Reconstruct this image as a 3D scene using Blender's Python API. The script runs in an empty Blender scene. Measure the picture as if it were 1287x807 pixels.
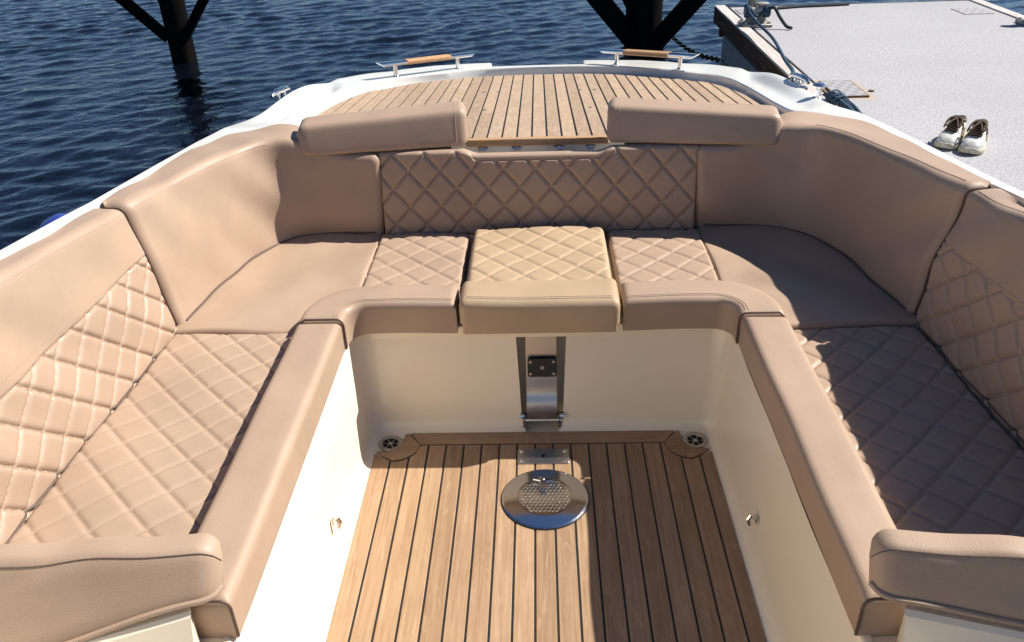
import bpy, math, random
import numpy as np
from mathutils import Vector, Matrix
R = math.radians
random.seed(7); rng = np.random.default_rng(7)
sc = bpy.context.scene
col = sc.collection

# ------------------------------------------------------------------ camera, sky, sun, exposure
def camera():
    p, yw, r = R(30.21), R(-2.43), R(2.13)
    fwd = np.array([math.sin(yw)*math.cos(p), math.cos(yw)*math.cos(p), -math.sin(p)])
    right = np.array([math.cos(yw), -math.sin(yw), 0.0]); down = np.cross(fwd, right)
    c, s = math.cos(r), math.sin(r)
    rr, dd = c*right+s*down, -s*right+c*down
    cd = bpy.data.cameras.new('camera'); cd.sensor_width = 36; cd.lens = 36*1045.1/1287
    cd.clip_start = .05; cd.clip_end = 4000
    o = bpy.data.objects.new('camera', cd); col.objects.link(o)
    m = Matrix(((rr[0], -dd[0], -fwd[0], .008), (rr[1], -dd[1], -fwd[1], 0), (rr[2], -dd[2], -fwd[2], 1.6), (0, 0, 0, 1)))
    o.matrix_world = m; sc.camera = o
camera()
SUN = Vector((.985, .33, 1.0)).normalized()          # towards the sun
w = bpy.data.worlds.new('World'); sc.world = w; w.use_nodes = True
wn = w.node_tree; bg = wn.nodes['Background']
sky = wn.nodes.new('ShaderNodeTexSky'); sky.sky_type = 'NISHITA'; sky.sun_disc = False
sky.sun_elevation = math.asin(SUN.z); sky.sun_rotation = math.atan2(SUN.x, SUN.y)
sky.air_density = .85; sky.dust_density = .1; sky.ozone_density = 6.0
wn.links.new(sky.outputs[0], bg.inputs[0]); bg.inputs[1].default_value = .06
sl = bpy.data.lights.new('sun', 'SUN'); sl.energy = 5.0; sl.angle = R(.53); sl.color = (1, .94, .85)
so = bpy.data.objects.new('sun', sl); col.objects.link(so)
so.rotation_euler = SUN.to_track_quat('Z', 'Y').to_euler()
sc.view_settings.view_transform = 'Standard'; sc.view_settings.look = 'None'
sc.view_settings.gamma = 1; sc.view_settings.use_curve_mapping = False
sc.view_settings.exposure = .70
sc.render.resolution_x = 1024; sc.render.resolution_y = 642

# ------------------------------------------------------------------ node material helpers
class N:
    def __init__(s, name):
        s.m = bpy.data.materials.new(name); s.m.use_nodes = True
        s.t = s.m.node_tree; s.b = s.t.nodes['Principled BSDF']
    def n(s, typ, **kw):
        x = s.t.nodes.new('ShaderNode'+typ)
        for k, v in kw.items(): setattr(x, k, v)
        return x
    def l(s, a, b): s.t.links.new(a, b)
    def coord(s, scale=(1, 1, 1), kind='Object', rnd=False):
        c = s.n('TexCoord'); mp = s.n('Mapping'); mp.inputs['Scale'].default_value = scale
        if kind == 'World':
            g = s.n('NewGeometry'); s.l(g.outputs['Position'], mp.inputs['Vector'])
        else: s.l(c.outputs[kind], mp.inputs['Vector'])
        if rnd:
            oi = s.n('ObjectInfo'); cx = s.n('CombineXYZ'); ml = s.n('Math', operation='MULTIPLY'); ml.inputs[1].default_value = 37
            s.l(oi.outputs['Random'], ml.inputs[0])
            for i in range(3): s.l(ml.outputs[0], cx.inputs[i])
            s.l(cx.outputs[0], mp.inputs['Location'])
        return mp.outputs[0]
    def noise(s, vec, scale, detail=3, rough=.5, dist=0):
        x = s.n('TexNoise'); x.inputs['Scale'].default_value = scale; x.inputs['Detail'].default_value = detail
        x.inputs['Roughness'].default_value = rough; x.inputs['Distortion'].default_value = dist
        s.l(vec, x.inputs['Vector']); return x.outputs['Fac']
    def ramp(s, fac, stops):
        x = s.n('ValToRGB'); e = x.color_ramp.elements
        while len(e) < len(stops): e.new(.5)
        for i, (p, c) in enumerate(stops):
            e[i].position = p; e[i].color = (*c, 1) if len(c) == 3 else c
        s.l(fac, x.inputs[0]); return x.outputs[0]
    def mix(s, fac, a, b, mode='MIX'):
        x = s.n('Mix', data_type='RGBA', blend_type=mode)
        for v, i in ((fac, 0), (a, 6), (b, 7)):
            if hasattr(v, 'links'): s.l(v, x.inputs[i])
            else: x.inputs[i].default_value = v if i == 0 else (*v, 1)
        return x.outputs[2]
    def math(s, op, a, b=0.0, c=0.0):
        x = s.n('Math', operation=op)
        for i, v in enumerate((a, b, c)):
            if hasattr(v, 'links'): s.l(v, x.inputs[i])
            else: x.inputs[i].default_value = v
        return x.outputs[0]
    def bump(s, h, strength, dist, prev=None):
        x = s.n('Bump'); x.inputs['Strength'].default_value = strength; x.inputs['Distance'].default_value = dist
        s.l(h, x.inputs['Height'])
        if prev: s.l(prev, x.inputs['Normal'])
        return x.outputs[0]
    def set(s, col=None, rough=None, metal=None, normal=None, spec=None, coat=None):
        for nm, v in (('Base Color', col), ('Roughness', rough), ('Metallic', metal), ('Normal', normal), ('Specular IOR Level', spec), ('Coat Weight', coat)):
            if v is None: continue
            if hasattr(v, 'links'): s.l(v, s.b.inputs[nm])
            elif nm == 'Base Color': s.b.inputs[nm].default_value = (*v, 1)
            else: s.b.inputs[nm].default_value = v
        return s.m

def leather(name, c):
    k = N(name); v = k.coord(kind='World')
    big = k.noise(v, 5, 4, .6); fine = k.noise(v, 420, 2, .6)
    vo = k.n('TexVoronoi'); vo.inputs['Scale'].default_value = 330; k.l(v, vo.inputs['Vector'])
    c2 = tuple(x*.90 for x in c); c3 = tuple(min(1, x*1.06) for x in c)
    base = k.ramp(big, [(.3, c2), (.7, c3)])
    base = k.mix(k.math('MULTIPLY', fine, .16), base, tuple(x*.6 for x in c))
    h = k.math('ADD', k.math('MULTIPLY', vo.outputs['Distance'], 1.2), fine)
    b1 = k.bump(k.noise(v, 7, 2, .5), .10, .012)
    b2 = k.bump(h, .17, .0014, b1)
    return k.set(base, k.math('MULTIPLY_ADD', big, .16, .40), normal=b2, spec=.38)
M = {}
M['leather'] = leather('beige_leather', (.415, .298, .216))
M['leather_tan'] = leather('tan_leather', (.46, .335, .215))
k = N('thread'); M['thread'] = k.set((.52, .39, .30), .8)
k = N('dark_piping'); M['piping'] = k.set((.10, .065, .05), .6)

def teak(name, a, b, c, axis='y'):
    k = N(name); sc_ = (1, .035, 1) if axis == 'y' else (.035, 1, 1)
    v = k.coord(sc_, 'World', rnd=True); v2 = k.coord((1, 1, 1), 'World', rnd=True)
    g = k.noise(v, 130, 5, .62, .4); g2 = k.noise(v, 34, 3, .5, .8); spot = k.noise(v2, 9, 3, .6)
    oi = k.n('ObjectInfo')
    base = k.ramp(g, [(.28, a), (.5, b), (.75, c)])
    base = k.mix(k.math('MULTIPLY', g2, .55), base, tuple(x*.62 for x in b))
    tint = k.ramp(oi.outputs['Random'], [(0, (.86, .84, .81)), (.5, (1, 1, 1)), (1, (1.08, 1.06, 1.02))])
    base = k.mix(1.0, base, tint, 'MULTIPLY')
    base = k.mix(k.math('MULTIPLY', k.ramp(spot, [(.45, (0, 0, 0)), (.8, (1, 1, 1))]), .30), base, tuple(x*.72 for x in a))
    flake = k.noise(k.coord((1, .18, 1), 'World', rnd=True), 55, 2, .5, 1.2)
    base = k.mix(k.math('MULTIPLY', k.ramp(flake, [(.58, (0, 0, 0)), (.72, (1, 1, 1))]), .30), base, tuple(min(1, x*1.12) for x in c))
    return k.set(base, .62, normal=k.bump(g, .35, .0012), spec=.25)
M['teak_floor'] = teak('teak_floor', (.30, .180, .102), (.41, .270, .163), (.50, .350, .225))
M['teak_floor_x'] = teak('teak_floor_cross', (.30, .180, .102), (.41, .270, .163), (.50, .350, .225), 'x')
M['teak_deck'] = teak('teak_deck', (.36, .25, .165), (.47, .345, .24), (.55, .43, .31))
M['teak_deck_x'] = teak('teak_deck_cross', (.36, .20, .105), (.48, .29, .155), (.56, .38, .225), 'x')
k = N('black_caulk'); M['caulk'] = k.set((.012, .012, .013), .55)
def gel(name, c):
    k = N(name); v = k.coord(kind='World')
    n1 = k.noise(v, 3, 4, .6); n2 = k.noise(v, 40, 3, .6)
    base = k.mix(k.math('MULTIPLY', n1, .14), c, tuple(x*.82 for x in c))
    return k.set(base, k.math('MULTIPLY_ADD', n2, .10, .13), normal=k.bump(k.noise(v, 14, 2), .04, .004), spec=.5)
M['gel'] = gel('cream_gelcoat', (.86, .765, .605))
M['gelw'] = gel('white_gelcoat', (.74, .73, .695))
k = N('polished_steel'); v = k.coord(kind='World')
M['steel'] = k.set((.72, .72, .73), k.math('MULTIPLY_ADD', k.noise(v, 60, 4, .7), .16, .05), 1.0, normal=k.bump(k.noise(v, 500, 2), .04, .0004))
k = N('brushed_steel'); v = k.coord((1, 1, .04), 'World')
M['brushed'] = k.set((.52, .50, .48), k.math('MULTIPLY_ADD', k.noise(v, 220, 3), .25, .20), 1.0, normal=k.bump(k.noise(v, 300, 3), .10, .0004))
k = N('black_plastic'); M['blackp'] = k.set((.012, .012, .013), .5)
k = N('dark_hole'); M['hole'] = k.set((.004, .004, .004), .9)
k = N('grey_steel_drain'); v = k.coord(kind='World'); M['drain'] = k.set((.45, .43, .40), .38, .9)
k = N('water'); v = k.coord((1, 1, 1), 'World')
n1 = k.noise(v, 9, 3, .55, .3); n2 = k.noise(k.coord((.55, 1.2, 1), 'World'), 26, 3, .6)
b1 = k.bump(n1, .30, .035); b2 = k.bump(n2, .30, .010, b1)
M['water'] = k.set((.0020, .0036, .0080), .03, normal=b2, spec=.5); k.b.inputs['IOR'].default_value = 1.7
k = N('tarred_timber'); k.b.inputs['Specular IOR Level'].default_value = .04; v = k.coord((1, 1, .15), 'World')
M['pile'] = k.set(k.ramp(k.noise(v, 18, 4), [(.3, (.003, .0028, .0028)), (.75, (.008, .007, .0065))]), .75, normal=k.bump(k.noise(v, 30, 3), .5, .01))
def concrete():
    k = N('pale_concrete'); v = k.coord(kind='World')
    n1 = k.noise(v, 1.3, 4, .6); n2 = k.noise(v, 95, 3, .65)
    base = k.ramp(n1, [(.3, (.395, .395, .405)), (.7, (.455, .455, .465))])
    vo = k.n('TexVoronoi'); vo.inputs['Scale'].default_value = 62; k.l(v, vo.inputs['Vector'])
    sp = k.ramp(vo.outputs['Distance'], [(.14, (1, 1, 1)), (.24, (0, 0, 0))])
    sel = k.ramp(k.noise(v, 40, 2), [(.47, (0, 0, 0)), (.56, (1, 1, 1))])
    base = k.mix(k.math('MULTIPLY', k.math('MULTIPLY', sp, sel), .85), base, (.13, .13, .15))
    base = k.mix(k.ramp(n2, [(.42, (.75, .75, .75)), (.56, (0, 0, 0))]), base, (.27, .27, .30))
    # rust that has bled out round the steel inspection plate
    g = k.n('NewGeometry'); sx = k.n('SeparateXYZ'); k.l(g.outputs['Position'], sx.inputs[0])
    dx = k.math('MAXIMUM', k.math('SUBTRACT', k.math('ABSOLUTE', k.math('SUBTRACT', sx.outputs[0], 1.572)), .078), 0)
    dy = k.math('MAXIMUM', k.math('SUBTRACT', k.math('ABSOLUTE', k.math('SUBTRACT', sx.outputs[1], 4.335)), .15), 0)
    d = k.math('SQRT', k.math('ADD', k.math('MULTIPLY', dx, dx), k.math('MULTIPLY', dy, dy)))
    d = k.math('ADD', d, k.math('MULTIPLY', k.math('SUBTRACT', k.noise(v, 22, 3), .5), .07))
    base = k.mix(k.ramp(d, [(.0, (.8, .8, .8)), (.055, (0, 0, 0))]), base, (.50, .33, .17))
    return k.set(base, .85, normal=k.bump(n2, .5, .004), spec=.25)
M['concrete'] = concrete()
k = N('float_concrete'); v = k.coord((1, 1, .3), 'World')
M['floatc'] = k.set(k.ramp(k.noise(v, 9, 4, .65), [(.3, (.17, .18, .19)), (.7, (.26, .27, .28))]), .85)
def timber(name, a, b, vec=(.12, .12, 1)):
    k = N(name); v = k.coord((1, .16, 1), 'World')
    wv = k.n('TexWave', wave_type='BANDS', bands_direction='Z'); wv.inputs['Scale'].default_value = 9; wv.inputs['Distortion'].default_value = 14
    wv.inputs['Detail'].default_value = 3; wv.inputs['Detail Scale'].default_value = 1.4; k.l(v, wv.inputs['Vector'])
    base = k.mix(wv.outputs['Fac'], a, b); base = k.mix(k.math('MULTIPLY', k.noise(v, 60, 4), .4), base, a)
    return k.set(base, .8, normal=k.bump(wv.outputs['Fac'], .4, .004), spec=.2)
M['fascia'] = timber('weathered_fascia_timber', (.040, .024, .016), (.105, .062, .040))
M['cap'] = timber('grey_cap_timber', (.50, .45, .42), (.58, .53, .50))
k = N('bollard_paint'); v = k.coord(kind='World'); M['bollard'] = k.set(k.ramp(k.noise(v, 25, 4), [(.35, (.22, .20, .17)), (.6, (.36, .34, .30))]), .5)
def rope(name, a, b):
    k = N(name); wv = k.n('TexWave', wave_type='BANDS', bands_direction='DIAGONAL'); wv.inputs['Scale'].default_value = 55
    k.l(k.coord(kind='World'), wv.inputs['Vector'])
    return k.set(k.mix(wv.outputs['Fac'], a, b), .8, normal=k.bump(wv.outputs['Fac'], .6, .003))
M['rope'] = rope('navy_rope', (.012, .035, .075), (.03, .085, .14))
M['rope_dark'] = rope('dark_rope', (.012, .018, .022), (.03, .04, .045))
k = N('checker_plate'); v = k.coord((1, .62, 1), 'World'); ck = k.n('TexChecker'); ck.inputs['Scale'].default_value = 34; k.l(v, ck.inputs['Vector'])
ck.inputs[1].default_value = (.34, .34, .36, 1); ck.inputs[2].default_value = (.47, .47, .49, 1)
M['plate'] = k.set(k.mix(k.math('MULTIPLY', k.noise(k.coord(kind='World'), 30, 3), .4), ck.outputs[0], (.36, .29, .21)), .55, .35)
k = N('rusty_rim'); M['rust'] = k.set((.11, .062, .032), .85)
k = N('shoe_leather'); v = k.coord(kind='World'); M['shoe'] = k.set(k.ramp(k.noise(v, 60, 4), [(.3, (.42, .41, .37)), (.65, (.66, .66, .64))]), .5)
k = N('shoe_sole'); v = k.coord(kind='World'); M['sole'] = k.set(k.ramp(k.noise(v, 80, 4), [(.3, (.36, .31, .21)), (.65, (.56, .52, .40))]), .6)
k = N('shoe_lace'); M['lace'] = k.set((.085, .050, .028), .85)
k = N('shoe_lining'); M['lining'] = k.set((.05, .042, .036), .9)
k = N('shoe_trim'); M['shoetrim'] = k.set((.16, .12, .075), .7)
k = N('fender_blue'); M['fender'] = k.set((.03, .06, .28), .35)
k = N('paint_black'); M['paintb'] = k.set((.015, .015, .017), .7)

# ------------------------------------------------------------------ mesh helpers
def tag(o, label=None, cat=None, group=None, kind=None):
    for a, b in (('label', label), ('category', cat), ('group', group), ('kind', kind)):
        if b: o[a] = b
    return o
def empty(name, loc, label, cat, group=None):
    o = bpy.data.objects.new(name, None); o.location = loc; o.empty_display_size = .1; col.objects.link(o)
    return tag(o, label, cat, group)
def wm(p): return (wm(p.parent) @ p.matrix_parent_inverse if p.parent else Matrix.Identity(4)) @ p.matrix_basis
def link(name, me, parent=None):
    o = bpy.data.objects.new(name, me); col.objects.link(o)
    if parent: o.parent = parent; o.matrix_parent_inverse = wm(parent).inverted()
    return o
def mk(name, V, F, mat, parent=None, smooth=True, sharp=None):
    me = bpy.data.meshes.new(name)
    me.from_pydata([tuple(map(float, v)) for v in V], [], F); me.update()
    me.materials.append(M[mat] if isinstance(mat, str) else mat)
    if smooth:
        me.polygons.foreach_set('use_smooth', [True]*len(me.polygons))
        if sharp: me.set_sharp_from_angle(angle=R(sharp))
    return link(name, me, parent)
class MB:
    def __init__(s): s.V = []; s.F = []
    def add(s, V, F):
        o = len(s.V); s.V += [tuple(map(float, v)) for v in V]; s.F += [[i+o for i in f] for f in F]
    def box(s, c, d, ax=None):
        c = np.array(c, float); h = np.array(d, float)/2
        ax = np.eye(3) if ax is None else np.array(ax)
        V = [c+ax.T@(h*np.array(q)) for q in ((-1,-1,-1),(1,-1,-1),(1,1,-1),(-1,1,-1),(-1,-1,1),(1,-1,1),(1,1,1),(-1,1,1))]
        s.add(V, [[0,3,2,1],[4,5,6,7],[0,1,5,4],[1,2,6,5],[2,3,7,6],[3,0,4,7]])
    def tube(s, pts, r, n=8, closed=False):
        pts = [np.array(p, float) for p in pts]; m = len(pts); rs = r if hasattr(r, '__len__') else [r]*m
        V = []; up = None
        for i, p in enumerate(pts):
            t = pts[(i+1) % m if closed else min(i+1, m-1)]-pts[(i-1) % m if closed else max(i-1, 0)]
            t = t/(np.linalg.norm(t)+1e-12)
            if up is None:
                up = np.array([0, 0, 1.]) if abs(t[2]) < .9 else np.array([1., 0, 0])
            a = np.cross(t, up); a /= np.linalg.norm(a)+1e-12; b = np.cross(a, t); up = b
            for j in range(n):
                q = 2*math.pi*j/n; V.append(p+rs[i]*(a*math.cos(q)+b*math.sin(q)))
        F = []
        for i in range(m if closed else m-1):
            i2 = (i+1) % m
            for j in range(n): F.append([i*n+j, i*n+(j+1) % n, i2*n+(j+1) % n, i2*n+j])
        if not closed: F += [list(range(n))[::-1], [(m-1)*n+j for j in range(n)]]
        s.add(V, F)
    def lathe(s, prof, c, n=24, ax=None):
        ax = np.eye(3) if ax is None else np.array(ax); c = np.array(c, float); V = []; m = len(prof)
        for r_, z_ in prof:
            for j in range(n):
                q = 2*math.pi*j/n; V.append(c+ax.T@np.array([r_*math.cos(q), r_*math.sin(q), z_]))
        F = [[i*n+j, i*n+(j+1) % n, (i+1)*n+(j+1) % n, (i+1)*n+j] for i in range(m-1) for j in range(n)]
        F += [list(range(n))[::-1], [(m-1)*n+j for j in range(n)]]
        s.add(V, F)
    def prism(s, poly, z0, z1, zf=None):
        # poly: ccw list of (x,y); zf(x,y) adds a height
        zf = zf or (lambda x, y: 0.0); n = len(poly)
        V = [(x, y, z0+zf(x, y)) for x, y in poly]+[(x, y, z1+zf(x, y)) for x, y in poly]
        F = [list(range(n))[::-1], list(range(n, 2*n))]+[[i, (i+1) % n, n+(i+1) % n, n+i] for i in range(n)]
        s.add(V, F)
    def build(s, name, mat, parent=None, smooth=True, sharp=35): return mk(name, s.V, s.F, mat, parent, smooth, sharp)
def gridF(nu, nv, off=0): return [[off+i*nv+j, off+(i+1)*nv+j, off+(i+1)*nv+j+1, off+i*nv+j+1] for i in range(nu-1) for j in range(nv-1)]
def cr(P, n):
    "Catmull-Rom through P, n samples"
    P = np.array(P, float); d = np.r_[0, np.cumsum(np.linalg.norm(np.diff(P, axis=0), axis=1))]
    E_ = np.vstack([2*P[0]-P[1], P, 2*P[-1]-P[-2]]); out = []
    fine = []
    for i in range(len(P)-1):
        for t in np.linspace(0, 1, 24, endpoint=False):
            p0, p1, p2, p3 = E_[i:i+4]
            fine.append(.5*((2*p1)+(-p0+p2)*t+(2*p0-5*p1+4*p2-p3)*t*t+(-p0+3*p1-3*p2+p3)*t**3))
    fine.append(P[-1]); fine = np.array(fine)
    L = np.r_[0, np.cumsum(np.linalg.norm(np.diff(fine, axis=0), axis=1))]
    return np.array([[np.interp(x, L, fine[:, k]) for k in range(P.shape[1])] for x in np.linspace(0, L[-1], n)])
def sstep(a, b, x): t = np.clip((x-a)/(b-a), 0, 1); return t*t*(3-2*t)
def mir(F): return [f[::-1] for f in F]

# quilting: squares set on their corners, stitched grooves between puffed cells
def quilt(a0, b0, h1, h2, H=.0065, pw=10.0):
    def f(a, b):
        p = (a-a0)/h1+(b-b0)/h2; q = (a-a0)/h1-(b-b0)/h2
        dp = np.abs(p-2*np.round(p/2)); dq = np.abs(q-2*np.round(q/2))
        return H*((1-(1-dp)**pw)*(1-(1-dq)**pw)-1)
    return f
def quilt_stitches(mb, surf, a0, b0, h1, h2, s0, s1, t0, t1, wid=.0015, step=.0075, ln=.0050):
    "dashes of thread along the quilting lines inside [s0,s1]x[t0,t1]"
    for sg in (1, -1):
        ks = [(s-a0)/h1+sg*(t-b0)/h2 for s in (s0, s1) for t in (t0, t1)]
        for kk in range(int(math.ceil(min(ks)/2))*2, int(max(ks))+1, 2):
            dirv = np.array([h1, -sg*h2]); dirv /= np.linalg.norm(dirv)
            base = np.array([a0+kk*h1, b0])
            for u in np.arange(-2.5, 2.5, step):
                a, b = base+dirv*u
                if s0+.004 < a < s1-.004 and t0+.004 < b < t1-.004:
                    P, n_ = surf(a, b); Q, _ = surf(a+dirv[0]*ln, b+dirv[1]*ln)
                    t = Q-P; L = np.linalg.norm(t); t = t/L; bb = np.cross(n_, t); bb /= np.linalg.norm(bb)
                    mb.box((P+Q)/2, (L, wid, .0012), (t, bb, np.cross(t, bb)))
def line_stitches(mb, pts, nrm, wid=.0014, step=.007, ln=.0048):
    pts = np.array(pts, float); L = np.r_[0, np.cumsum(np.linalg.norm(np.diff(pts, axis=0), axis=1))]
    f = lambda x: np.array([np.interp(x, L, pts[:, k]) for k in range(3)])
    for u in np.arange(.003, L[-1]-ln, step):
        P, Q = f(u), f(u+ln); t = Q-P; l = np.linalg.norm(t)
        if l < 1e-6: continue
        t /= l; n_ = np.array(nrm, float); bb = np.cross(n_, t); bb /= np.linalg.norm(bb)
        mb.box((P+Q)/2, (l, wid, .0014), (t, bb, np.cross(t, bb)))

def edge_params(S, r, thick, res, r0=True, r1=True):
    "list of (position, drop) along one axis of a padded slab"
    A = [(r*(1-math.cos(a)), r*(1-math.sin(a))) for a in np.linspace(0, math.pi/2, 6)]
    out = [(0, thick), (0, min(thick, r*1.6))]+A if r0 else [(0, 0)]
    n = max(2, int((S-2*r)/res)); a = r if r0 else 0; b = S-r if r1 else S
    out += [(x, 0) for x in np.linspace(a, b, n+1)[1:-1]]
    out += ([(S-i, d) for i, d in A[::-1]]+[(S, min(thick, r*1.6)), (S, thick)]) if r1 else [(S, 0)]
    return out
def slab(name, base, S, L, thick, r, mat, parent, disp=None, res=.03, cr_=0.0, flip=False):
    """padded slab: base(s,t)->(point, normal) is its top face, edges rounded with radius r, corners with radius cr_"""
    ps = edge_params(S, r, thick, res); pt = edge_params(L, r, thick, res); V = []
    for s_, ds in ps:
        for t_, dt in pt:
            s, t = s_, t_
            if cr_:
                cs = cr_ if s < cr_ else (S-cr_ if s > S-cr_ else None); ct = cr_ if t < cr_ else (L-cr_ if t > L-cr_ else None)
                if cs is not None and ct is not None:
                    u, v = (s-cs)/cr_, (t-ct)/cr_
                    s = cs+cr_*u*math.sqrt(max(0, 1-v*v/2)); t = ct+cr_*v*math.sqrt(max(0, 1-u*u/2))
            P, n_ = base(s, t); d = max(ds, dt)
            if d < r and ds > 0 and dt > 0: d = min(r, math.hypot(ds, dt))
            h = 0
            if disp is not None and d < r: h = disp(s, t)*(1-d/r)
            V.append(P-n_*(d-h))
    nu, nv = len(ps), len(pt); F = gridF(nu, nv)
    F += [[i*nv, i*nv+nv-1, (i+1)*nv+nv-1, (i+1)*nv] for i in range(nu-1)]
    F += [list(range(nv))[::-1], [(nu-1)*nv+j for j in range(nv)]]
    if flip: F = mir(F)
    return mk(name, V, F, mat, parent, True, 50)
UP = np.array([0, 0, 1.])
und = [(rng.uniform(3, 16, 2), rng.uniform(0, 6.28), rng.uniform(.4, 1)) for _ in range(7)]
def sag(x, y, a=.0016): return a*sum(m*math.sin(f[0]*x+f[1]*y+p) for f, p, m in und)

# sheer of the aft deck, gunwale height
def zS(y): return .652-.114*(y-3.036)
def zG(y): return float(np.interp(y, [2.1, 2.45, 2.75, 3.0, 3.4, 5.5], [.774, .752, .730, .700, .624, .383])) if y > 2.1 else .774+.114*(2.1-y)

# ------------------------------------------------------------------ water
WZ = -.12
def water():
    x = np.arange(-9, 7.01, .034); y = np.arange(-1, 15.01, .034); X, Y = np.meshgrid(x, y, indexing='ij'); Z = np.zeros_like(X)
    for i in range(64):
        lam = .080*(5.0**rng.uniform(0, 1)); th = math.pi/2+.50+rng.normal(0, .50); kk = 2*math.pi/lam
        slope = .029*(lam/.4)**.12
        ph = kk*(X*math.cos(th)+Y*math.sin(th))+rng.uniform(0, 6.28)
        Z += slope/kk*(np.sin(ph)+.22*np.sin(2*ph+.6))
    ex = np.minimum(np.minimum(X-x[0], x[-1]-X), np.minimum(Y-y[0], y[-1]-Y)); Z *= np.clip(ex/1.5, 0, 1)
    # gusts: patches of calmer and rougher water
    Z *= .78+.30*np.sin(.9*X+.5*Y+1)*np.sin(.6*X-.8*Y)
    nx, ny = X.shape
    V = np.c_[X.ravel(), Y.ravel(), WZ+Z.ravel()]; idx = np.arange(nx*ny).reshape(nx, ny)
    F = np.c_[idx[:-1, :-1].ravel(), idx[1:, :-1].ravel(), idx[1:, 1:].ravel(), idx[:-1, 1:].ravel()]
    me = bpy.data.meshes.new('water'); me.vertices.add(len(V)); me.vertices.foreach_set('co', V.ravel())
    B = 1500; a, b, c, d = x[0], x[-1], y[0], y[-1]
    me2 = [(a, c), (b, c), (b, d), (a, d), (-B, -B), (B, -B), (B, B), (-B, B)]
    me.vertices.add(8); 
    allv = np.r_[V, np.array([(p, q, WZ) for p, q in me2])]; me.vertices.foreach_set('co', allv.ravel())
    o = len(V); ring = np.array([[4, 5, 1, 0], [5, 6, 2, 1], [6, 7, 3, 2], [7, 4, 0, 3]])+o
    F = np.r_[F, ring]
    me.loops.add(F.size); me.loops.foreach_set('vertex_index', F.ravel().astype(np.int32))
    me.polygons.add(len(F)); me.polygons.foreach_set('loop_start', np.arange(0, F.size, 4, dtype=np.int32))
    me.polygons.foreach_set('use_smooth', [True]*len(F)); me.update(calc_edges=True); me.validate()
    me.materials.append(M['water']); o = link('water', me); tag(o, kind='structure')
water()

# ------------------------------------------------------------------ the boat: hull, rim, liner
boat = empty('motorboat', (0, 2, WZ), 'cream white open motorboat with teak decks moored beside the concrete pontoon', 'boat')
OUT = [(1.262, -.8), (1.262, 1.0), (1.258, 1.7), (1.252, 2.1), (1.218, 2.5), (1.185, 2.85), (1.168, 3.15), (1.155, 3.4), (1.145, 3.65), (1.13, 3.88), (1.085, 4.26), (1.035, 4.45), (.94, 4.60), (.82, 4.67), (.68, 4.70), (.5, 4.725), (.27, 4.74), (0, 4.745)]
INN = [(1.228, -.8), (1.228, 1.0), (1.225, 1.7), (1.216, 2.1), (1.176, 2.47), (1.118, 2.76), (1.045, 2.95), (.975, 3.12), (.952, 3.35), (.948, 3.6), (.942, 3.84), (.908, 4.04), (.852, 4.20), (.785, 4.285), (.66, 4.42), (.53, 4.505), (.30, 4.615), (0, 4.652)]
NP = 150
_sc = lambda P: [(x*(1-.022*(1-sstep(2.6, 3.3, y))), y*(1-.022*(1-sstep(2.6, 3.3, y)))) if y > 0 else (x*.978, y) for x, y in P]
OUT, INN = _sc(OUT), _sc(INN)
def spline_pair(A, n):
    A = np.array(A); A2 = np.vstack([2*A[0]-A[1], A, A[-1]*[-1, 1]+[-A[-2][0], A[-2][1]-A[-1][1]]]); m = len(A)-1; out = []
    for u in np.linspace(0, m-1e-9, n):
        i = int(u); t = u-i; p0, p1, p2, p3 = A2[i:i+4]
        out.append(.5*((2*p1)+(-p0+p2)*t+(2*p0-5*p1+4*p2-p3)*t*t+(-p0+3*p1-3*p2+p3)*t**3))
    return np.array(out)
oc, ic = spline_pair(OUT, NP), spline_pair(INN, NP); oc[-1, 0] = ic[-1, 0] = 0
full = lambda c: np.vstack([c, (c[:-1]*[-1, 1])[::-1]])      # starboard bow -> transom -> port bow
OC, IC = full(oc), full(ic)
def rim_z(s, x, y, xo, yo):
    sc_ = sstep(3.15, 3.55, yo)
    z0 = zG(y)*(1-sc_)+sc_*(zS(y)+.012)
    out_ = sstep(3.1, 3.95, yo)*(1-sstep(3.95, 4.5, yo))*(.044*(1-sstep(.06, .50, s)))
    scoop = sstep(3.25, 3.5, yo)*(1-sstep(4.25, 4.42, yo))
    plat = sc_*(1-scoop)*.022*sstep(.0, .08, s)
    inn = sc_*.016*sstep(.66, .74, s)*scoop
    return z0+out_+plat+inn
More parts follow.
